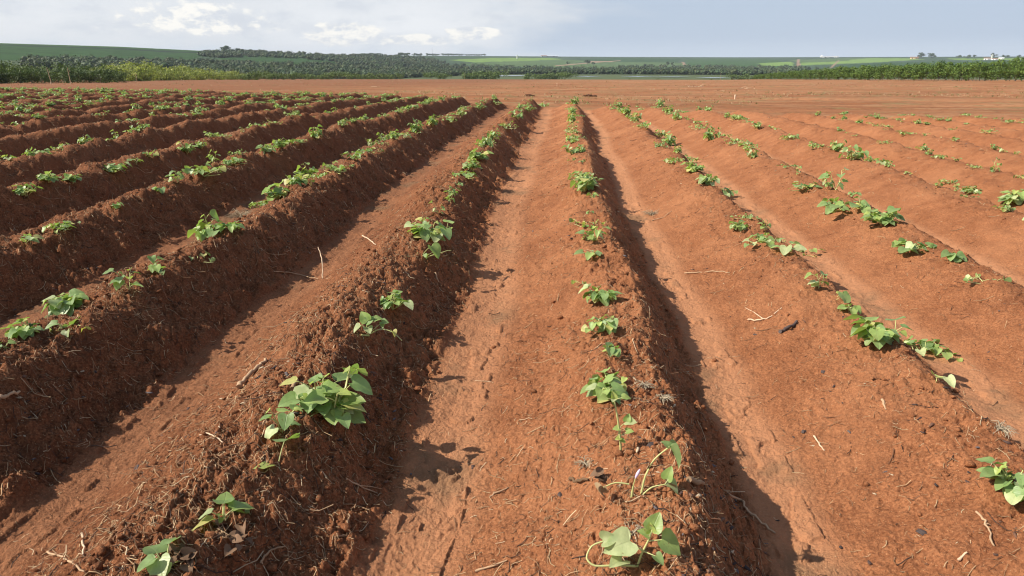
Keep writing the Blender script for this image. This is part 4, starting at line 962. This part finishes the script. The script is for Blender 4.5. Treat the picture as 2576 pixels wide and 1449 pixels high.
far_tree(1478, 164, 15, 'larger dark round tree on the meadow across the lake'); far_tree(1493, 165, 10, 'smaller tree touching the larger round tree across the lake'); far_tree(1428, 163, 8, 'small lone dark tree on the meadow left of the larger round tree')
far_tree(1680, 165, 10, 'dark tree at the forest edge left of the dirt track'); far_tree(1692, 165, 8, 'low dark tree right beside the one left of the dirt track')
far_tree(2316, 147, 12, 'round dark tree beside the yellow house on the right skyline', None, 1.4); far_tree(2342, 147, 11, 'wider round dark tree right of the one by the yellow house', None, 1.7)
far_tree(2412, 146, 6, 'small round tree on the skyline left of the white farmhouses', None, 1.7); far_tree(2435, 147, 7, 'wide low tree on the skyline above the white farmhouses', None, 1.9); far_tree(2450, 145, 6, 'small tree sticking up above the white farmhouses', None, 1.2)
far_tree(2497, 145, 9, 'tree with umbrella crown behind the white farmhouses', None, 1.3)
for u in (2523, 2534, 2563): far_tree(u, 145, 5.5, 'tiny tree on the far right skyline', 'tiny trees on the far right skyline', 1.5)
# ------------------------------------------------------------------ far buildings
M_WHITE = simple('white_wall', (.80, .79, .76), .7, .3, .06, 1); M_ROOF = simple('clay_roof', (.32, .16, .10), .8, .2, .3, 1); M_YELW = simple('yellow_wall', (.62, .47, .25), .7, .3, .1, 1); M_METAL = simple('pale_metal_roof', (.72, .73, .74), .4, .5, .08, 1)
M_DOOR = simple('dark_opening', (.05, .05, .05), .5, .4, .1, 1)
def house(name, u, v, wpx, hpx, label, cat, wall=None, roof=None, depth=.5):
    x, yy, r = invert_hill(np.array([float(u)]), np.array([float(v)])); r = float(r[0]); x, yy = float(x[0]), float(yy[0])
    w = wpx*.85/FPX*r; h = hpx*.72/FPX*r; dp = max(6., w*depth)
    o = empty(name, (x, yy, bzf(x, yy)), -math.atan2(x, yy))
    def box(nm, x0, x1, y0, y1, z0, z1, mat, par):
        V = np.array([(a, b2, c) for a in (x0, x1) for b2 in (y0, y1) for c in (z0, z1)]); F4 = np.array([[0, 1, 3, 2], [4, 6, 7, 5], [0, 4, 5, 1], [2, 3, 7, 6], [0, 2, 6, 4], [1, 5, 7, 3]])
        m = MB(); m.add(V, F4); return link(nm, m.mesh(nm, False), mat, par)
    wl = box('wall', -w/2, w/2, -dp/2, dp/2, -1, h*.68, wall or M_WHITE, o)
    m = MB(); e = w*.03; z0, z1 = h*.68+.02, h
    V = np.array([(-w/2-e, -dp/2-e, z0), (w/2+e, -dp/2-e, z0), (w/2+e, dp/2+e, z0), (-w/2-e, dp/2+e, z0), (-w/2-e, 0, z1), (w/2+e, 0, z1)])
    m.add(V, np.array([[0, 1, 5, 4], [2, 3, 4, 5], [0, 3, 2, 1]])); m.add(V[[0, 3, 4]], np.array([[0, 2, 1]])); m.add(V[[1, 2, 5]], np.array([[0, 1, 2]]))
    link('roof', m.mesh('roof', False), roof or M_ROOF, o)
    for i in range(2): box('window' if i else 'door', w*(-.3+.45*i), w*(-.3+.45*i)+w*.12, -dp/2-.06, -dp/2-.003, h*(.22 if i else -.02), h*.5, M_DOOR, o)
    return props(o, label, cat)
house('farm_shed', 1385, 143.2, 42, 4.2, 'long white farm shed on the middle skyline', 'shed', None, M_METAL)
house('farm_shed', 1368, 143.2, 16, 5.0, 'small reddish roofed shed left of the long white farm shed', 'shed')
house('farm_shed', 2084, 144.6, 30, 3.6, 'long low white shed on the right skyline', 'shed', None, M_METAL)
house('farm_shed', 2066, 144.6, 5, 7, 'narrow tall white shed at the left end of the long low white shed', 'shed', None, M_METAL)
house('farm_shed', 2104, 144.8, 10, 4.6, 'small white shed next to the slanting dirt track on the skyline', 'shed', None, M_METAL)
house('farmhouse', 2300, 148.2, 18, 6, 'yellowish house left of two round trees on the right skyline', 'house', M_YELW)
house('farmhouse', 2484, 151, 14, 6.5, 'larger white farmhouse in the farmstead on the right', 'house')
house('farmhouse', 2503, 151, 12, 5.0, 'low red roofed farmhouse in the middle of the right farmstead', 'house')
house('farmhouse', 2519, 150, 11, 6.0, 'rightmost white farmhouse of the right farmstead', 'house', None, M_METAL)
def tower(name, u, v, wpx, hpx, label, cat, mat):
    x, yy, r = invert_hill(np.array([float(u)]), np.array([float(v)])); r = float(r[0]); x, yy = float(x[0]), float(yy[0]); w = wpx/FPX*r/2; h = hpx/FPX*r
    m = MB(); prof = [(w, -1), (w, h*.86), (w*1.06, h*.87), (w*1.02, h*.9), (w*.55, h*.97), (w*.02, h)]; th = np.linspace(0, 6.2832, 17)[:-1]
    V = np.array([(a*math.cos(t_), a*math.sin(t_), z) for a, z in prof for t_ in th]); i = np.arange(len(prof)-1)[:, None]*16; j = np.arange(16)[None]
    m.add(V, np.stack([i+j, i+(j+1) % 16, i+16+(j+1) % 16, i+16+j], -1).reshape(-1, 4))
    o = link(name, m.mesh(name), mat); o.location = (x, yy, bzf(x, yy)); return props(o, label, cat)
tower('water_tower', 1301, 147.6, 3.0, 8.5, 'white round water tower on the bright pasture below the skyline', 'water tower', M_WHITE)
tower('water_tower', 2495, 150.4, 3.4, 10, 'white water tower between the right farmstead houses', 'water tower', M_WHITE)
# radio mast on the skyline
def mast():
    x, yy, r = invert_hill(np.array([1088.]), np.array([140.5])); r = float(r[0]); h = 19/FPX*r; m = MB(); w = .5
    for a in range(3):
        c, s = math.cos(a*2.094)*w, math.sin(a*2.094)*w; m.add(*tube([(c, s, -1), (c*.5, s*.5, h)], [.09, .06], 4))
    for q in range(14):
        for a in range(3):
            k0 = 1-.5*q/14; k1 = 1-.5*(q+1)/14; p0 = (math.cos(a*2.094)*w*k0, math.sin(a*2.094)*w*k0, h*q/14); p1 = (math.cos(a*2.094+2.094)*w*k1, math.sin(a*2.094+2.094)*w*k1, h*(q+1)/14)
            m.add(*tube([p0, p1], [.05, .05], 3))
    o = link('radio_mast', m.mesh('radio_mast'), simple('mast_steel', (.35, .36, .38), .5, .5, .1, 1)); o.location = (float(x[0]), float(yy[0]), bzf(float(x[0]), float(yy[0]))); props(o, 'thin lattice radio mast behind the middle skyline groves', 'radio mast')
mast()
# ------------------------------------------------------------------ things on the open ground
def heap(u, v, rad, label):
    (x, y), = at([u], [v]); rng = random.Random(int(u)); m = MB()
    V, Fc = blob(rng, rad, .45, 3, (1.6, 1, .55)); m.add(V, Fc, (0, .95, 0))
    for _ in range(9):
        V, Fc = blob(rng, rad*rng.uniform(.15, .35), .4, 2, (1.2, 1, .8)); m.add(V+np.array([rng.uniform(-1.8, 1.8)*rad, rng.uniform(-1, 1)*rad, rad*.1]), Fc, (0, .95, 0))
    o = link('soil_heap', m.mesh('soil_heap', False), M_HEAP); o.location = (x, y, hgt(x, y)); return props(o, label, 'soil heap')
M_HEAP = simple('dark_turned_soil', (.085, .04, .024), .95, .1, .5, 9)
heap(1333, 242, .11, 'small dark heap of turned soil beyond the ridge ends, left one')
heap(1480, 243, .15, 'larger dark heap of turned soil beyond the ridge ends')
def branch(rng, size, spread):
    a = rng.uniform(0, 6.28); L = size*rng.uniform(.4, 1.1); e = rng.uniform(.05, .6); p0 = np.array([rng.gauss(0, size*spread), rng.gauss(0, size*.2), 0]); d = np.array([math.cos(a), math.sin(a)*.4, e]); k = size/.9
    return tube([p0, p0+d*L*.5, p0+d*L+np.array([rng.gauss(0, .1), 0, -.1])*L], [.035*k, .028*k, .012*k], 5)
def branch_pile(u, v, size, n, label):
    (x, y), = at([u], [v]); rng = random.Random(int(u))
    o = empty('dead_branch_pile', (x, y, hgt(x, y)))
    for _ in range(n):
        m = MB(); m.add(*branch(rng, size, .5), (1.9, 1.9, 1.9)); link('branch', m.mesh('branch'), MAT_WOOD, o)
    return props(o, label, 'branch pile')
branch_pile(1751, 219, .7, 14, 'pale dead branches piled on the open ground right of centre')
branch_pile(1883, 223, .5, 9, 'tangled grey root pile on the open ground below the hedge end')
def loose_branch(u, v, size, label, group=None):
    (x, y), = at([u], [v]); m = MB(); m.add(*branch(random.Random(int(u)), size, .0), (1.9, 1.9, 1.9))
    o = link('dead_branch', m.mesh('dead_branch'), MAT_WOOD); o.location = (x, y, hgt(x, y)); return props(o, label, 'branch', group)
loose_branch(1841, 219, .6, 'white dead branch lying between the branch pile and the root pile'); loose_branch(1694, 207, 1., 'pale dead branch sticking up left of the branch pile'); loose_branch(948, 218, .6, 'thin pale stick leaning on the open ground left of the middle')
loose_branch(1412, 205.5, .8, 'pale branch piece on the open ground in front of the lake bushes')
def stake(u, v, h, label):
    (x, y), = at([u], [v]); m = MB(); m.add(*tube([(0, 0, -.1), (.005, 0, h*.5), (.0, 0, h), (0, 0, h+.005)], [.02, .02, .018, .002], 8), (2.3, 2.5, 2.7))
    o = link('marker_stake', m.mesh('marker_stake'), MAT_WOOD); o.location = (x, y, hgt(x, y)); props(o, label, 'stake')
stake(1848, 252, .16, 'white marker stake beyond the ridge ends on the right'); stake(1401, 217, .35, 'white marker stake on the open ground before the lake'); stake(128, 212, .3, 'small white stake on the open ground at the left')
def open_weeds():
    rng = np.random.default_rng(21); V, Fq, C = [], [], []; n0 = 0; k = 0
    u = rng.uniform(-60, 2640, 9000); v = 199+rng.random(9000)**1.6*70
    d = rays(u, v)
    for i in range(9000):
        t_ = None
        # distance on the plane of the open ground
        r = np.array([18., 22, 27, 33, 40, 50, 65, 85, 110, 140, 180, 230, 300, 380])
        a = math.atan2(d[i, 0], d[i, 1]); zz = base(r*math.sin(a), r*math.cos(a))-.13; s = (CAMZ-zz)/r; sv = -d[i, 2]/math.hypot(d[i, 0], d[i, 1])
        if sv > s.max() or sv < s.min(): continue
        rr = float(np.interp(-sv, -s, r)); x, y = rr*math.sin(a), rr*math.cos(a)
        if y < row_end(x)+2.5 or x > 64: continue
        if vn(np.array([x*.06]), np.array([y*.12+x*.04]), 71)[0] < .45: continue
        z0 = float(base(np.array([x]), np.array([y]))[0])-.14; nb = 5; L = rng.uniform(.025, .075)*(1+rr/70); green = rng.random() < .28
        for b_ in range(nb):
            an = rng.uniform(0, 6.28); w = L*.07; e = rng.uniform(.2, 1.1); p0 = np.array([x+rng.normal(0, L*.5), y+rng.normal(0, L*.5), 0]); p0[2] = z0
            tip = p0+np.array([math.cos(an), math.sin(an), e])*L; sd = np.array([-math.sin(an), math.cos(an), 0])*w
            V.append(np.array([p0-sd, p0+sd, (p0+tip)/2+sd+np.array([0, 0, L*.12]), tip, (p0+tip)/2-sd+np.array([0, 0, L*.12])]))
            Fq.append(np.array([[0, 1, 2], [0, 2, 4], [4, 2, 3]])+n0); n0 += 5
            c = (np.array([.12, .17, .04]) if green else np.array([.42, .29, .16]))*rng.uniform(.7, 1.2); C.append(np.tile(c, (5, 1)))
    o = link('stubble_and_weeds', np_mesh('stubble_and_weeds', np.concatenate(V), np.concatenate(Fq), np.concatenate(C), False), MAT_LITTER)
    props(o, 'sparse dry stubble and small weeds on the open ground past the ridges', 'stubble', None, 'stuff')
open_weeds()

# ------------------------------------------------------------------ light, sky, air
SUN_EL, SUN_AZ = math.radians(41), math.radians(-101)      # azimuth from +Y towards +X: from the left, a touch behind
sun = bpy.data.lights.new('sun', 'SUN'); so = bpy.data.objects.new('sun', sun); COL.objects.link(so)
sun.energy = 5.0; sun.angle = math.radians(.53); sun.color = (1., .93, .82)
sd = Vector((math.sin(SUN_AZ)*math.cos(SUN_EL), math.cos(SUN_AZ)*math.cos(SUN_EL), math.sin(SUN_EL)))
so.rotation_euler = (-sd).to_track_quat('-Z', 'Y').to_euler(); so.location = (-20, 0, 30)
w = bpy.data.worlds.new('World'); scene.world = w; w.use_nodes = True; t = NT(w.node_tree); bg = t.n['Background']
sky = t.new('ShaderNodeTexSky', sky_type='NISHITA', sun_disc=False, sun_elevation=SUN_EL, sun_rotation=SUN_AZ, altitude=800, air_density=1., dust_density=1.2, ozone_density=1.)
D = t.new('ShaderNodeTexCoord').outputs['Generated']
sx = t.new('ShaderNodeSeparateXYZ'); t.l.new(D, sx.inputs[0]); dx, dy, dz = sx.outputs
# low veil of thin cloud, greyer white on the left, blue rain haze on the right
wide = t.noise(t.mapv(D, (5, 5, 22)), 1., 5, .55); pf = t.noise(t.mapv(D, (13, 13, 34), loc=(3, 1, 0)), 1., 7, .58); pf2 = t.noise(t.mapv(D, (30, 30, 70), loc=(1, 5, 2)), 1., 6, .6)
K = 7.9
def kc(r, g, b_): return (r*K, g*K, b_*K, 1)
lr = t.rng(t.math('ADD', dx, t.rng(wide, .2, .8, -.14, .14)), -.16, .10)     # 0 left, 1 right
veil = t.mix(lr, kc(.70, .735, .785), kc(.48, .57, .70))
veil = t.mix(t.math('MULTIPLY', t.rng(dx, .25, .75), .5), veil, kc(.455, .545, .70))
veil = t.mix(t.math('MULTIPLY', t.rng(dz, .0, .03, 1, 0), .75), veil, t.mix(lr, kc(.70, .80, .88), kc(.60, .70, .82)))
left = t.math('SUBTRACT', 1., lr)
veil = t.mix(t.math('MULTIPLY', t.math('MULTIPLY', t.rng(pf, .46, .62), left), .6), veil, kc(.74, .76, .80))
veil = t.mix(t.math('MULTIPLY', t.math('MULTIPLY', t.rng(pf, .50, .36), left), .35), veil, kc(.52, .57, .68))
def bump(ax, ez, wa, we):
    a = t.math('DIVIDE', t.math('SUBTRACT', dx, ax), wa); e = t.math('DIVIDE', t.math('SUBTRACT', dz, ez), we)
    return t.math('SUBTRACT', 1., t.math('ADD', t.math('MULTIPLY', a, a), t.math('MULTIPLY', e, e)), True)
gl = t.math('ADD', bump(-.24, .040, .24, .050), t.math('MULTIPLY', bump(-.62, .06, .22, .07), .7), True)
veil = t.mix(t.math('MULTIPLY', gl, t.rng(pf, .30, .62, .35, .9)), veil, kc(.86, .88, .91))
cm = t.math('MAXIMUM', t.math('MAXIMUM', bump(-.295, .031, .075, .024), bump(-.125, .033, .055, .014)), t.math('MAXIMUM', t.math('MULTIPLY', bump(-.20, .024, .11, .012), .85), t.math('MULTIPLY', bump(-.46, .046, .17, .034), .72)))
pf3 = t.noise(t.mapv(D, (70, 70, 120), loc=(2, 2, 7)), 1., 5, .6)
cu = t.rng(t.math('ADD', t.math('MULTIPLY', cm, .52), t.math('ADD', t.math('MULTIPLY', pf, .35), t.math('ADD', t.math('MULTIPLY', pf2, .45), t.math('MULTIPLY', pf3, .20)))), .74, .88)
cu = t.math('MULTIPLY', cu, t.rng(cm, .0, .2))
veil = t.mix(cu, veil, t.mix(t.rng(t.math('ADD', t.math('MULTIPLY', pf2, .6), t.math('MULTIPLY', pf3, .4)), .40, .56), kc(.70, .735, .79), kc(1.0, .975, .92)))
f = t.rng(dz, .10, .55, .96, .28)
skyc = t.mix(f, sky.outputs[0], veil)
t.l.new(skyc, bg.inputs[0]); bg.inputs[1].default_value = .1

def haze():
    # from one metre under the lowest ground to just over the highest tree
    V = np.array([(a, b_, c) for a in (-4200, 4200) for b_ in (-300, 5200) for c in (-40, 75)], float)
    F4 = np.array([[0, 1, 3, 2], [4, 6, 7, 5], [0, 4, 5, 1], [2, 3, 7, 6], [0, 2, 6, 4], [1, 5, 7, 3]])
    me = np_mesh('haze', V, F4, None, False)
    m = bpy.data.materials.new('pale_air'); m.use_nodes = True; nt = NT(m.node_tree); nt.n.remove(nt.n['Principled BSDF'])
    v = nt.new('ShaderNodeVolumePrincipled', {'Color': (.80, .88, 1., 1), 'Density': HAZE}); nt.l.new(v.outputs[0], nt.n['Material Output'].inputs['Volume'])
    o = link('haze', me, m); o['kind'] = 'stuff'; o['label'] = 'thin pale air between the field and the far hills'; o['category'] = 'haze'
HAZE = .00009
haze()

scene.render.engine = 'CYCLES'
scene.cycles.use_denoising = True; scene.cycles.filter_width = 1.1; scene.cycles.max_bounces = 6; scene.cycles.diffuse_bounces = 3; scene.cycles.transparent_max_bounces = 4
scene.cycles.volume_bounces = 0
scene.view_settings.view_transform = 'Standard'; scene.view_settings.look = 'None'; scene.view_settings.exposure = .42; scene.view_settings.gamma = 1
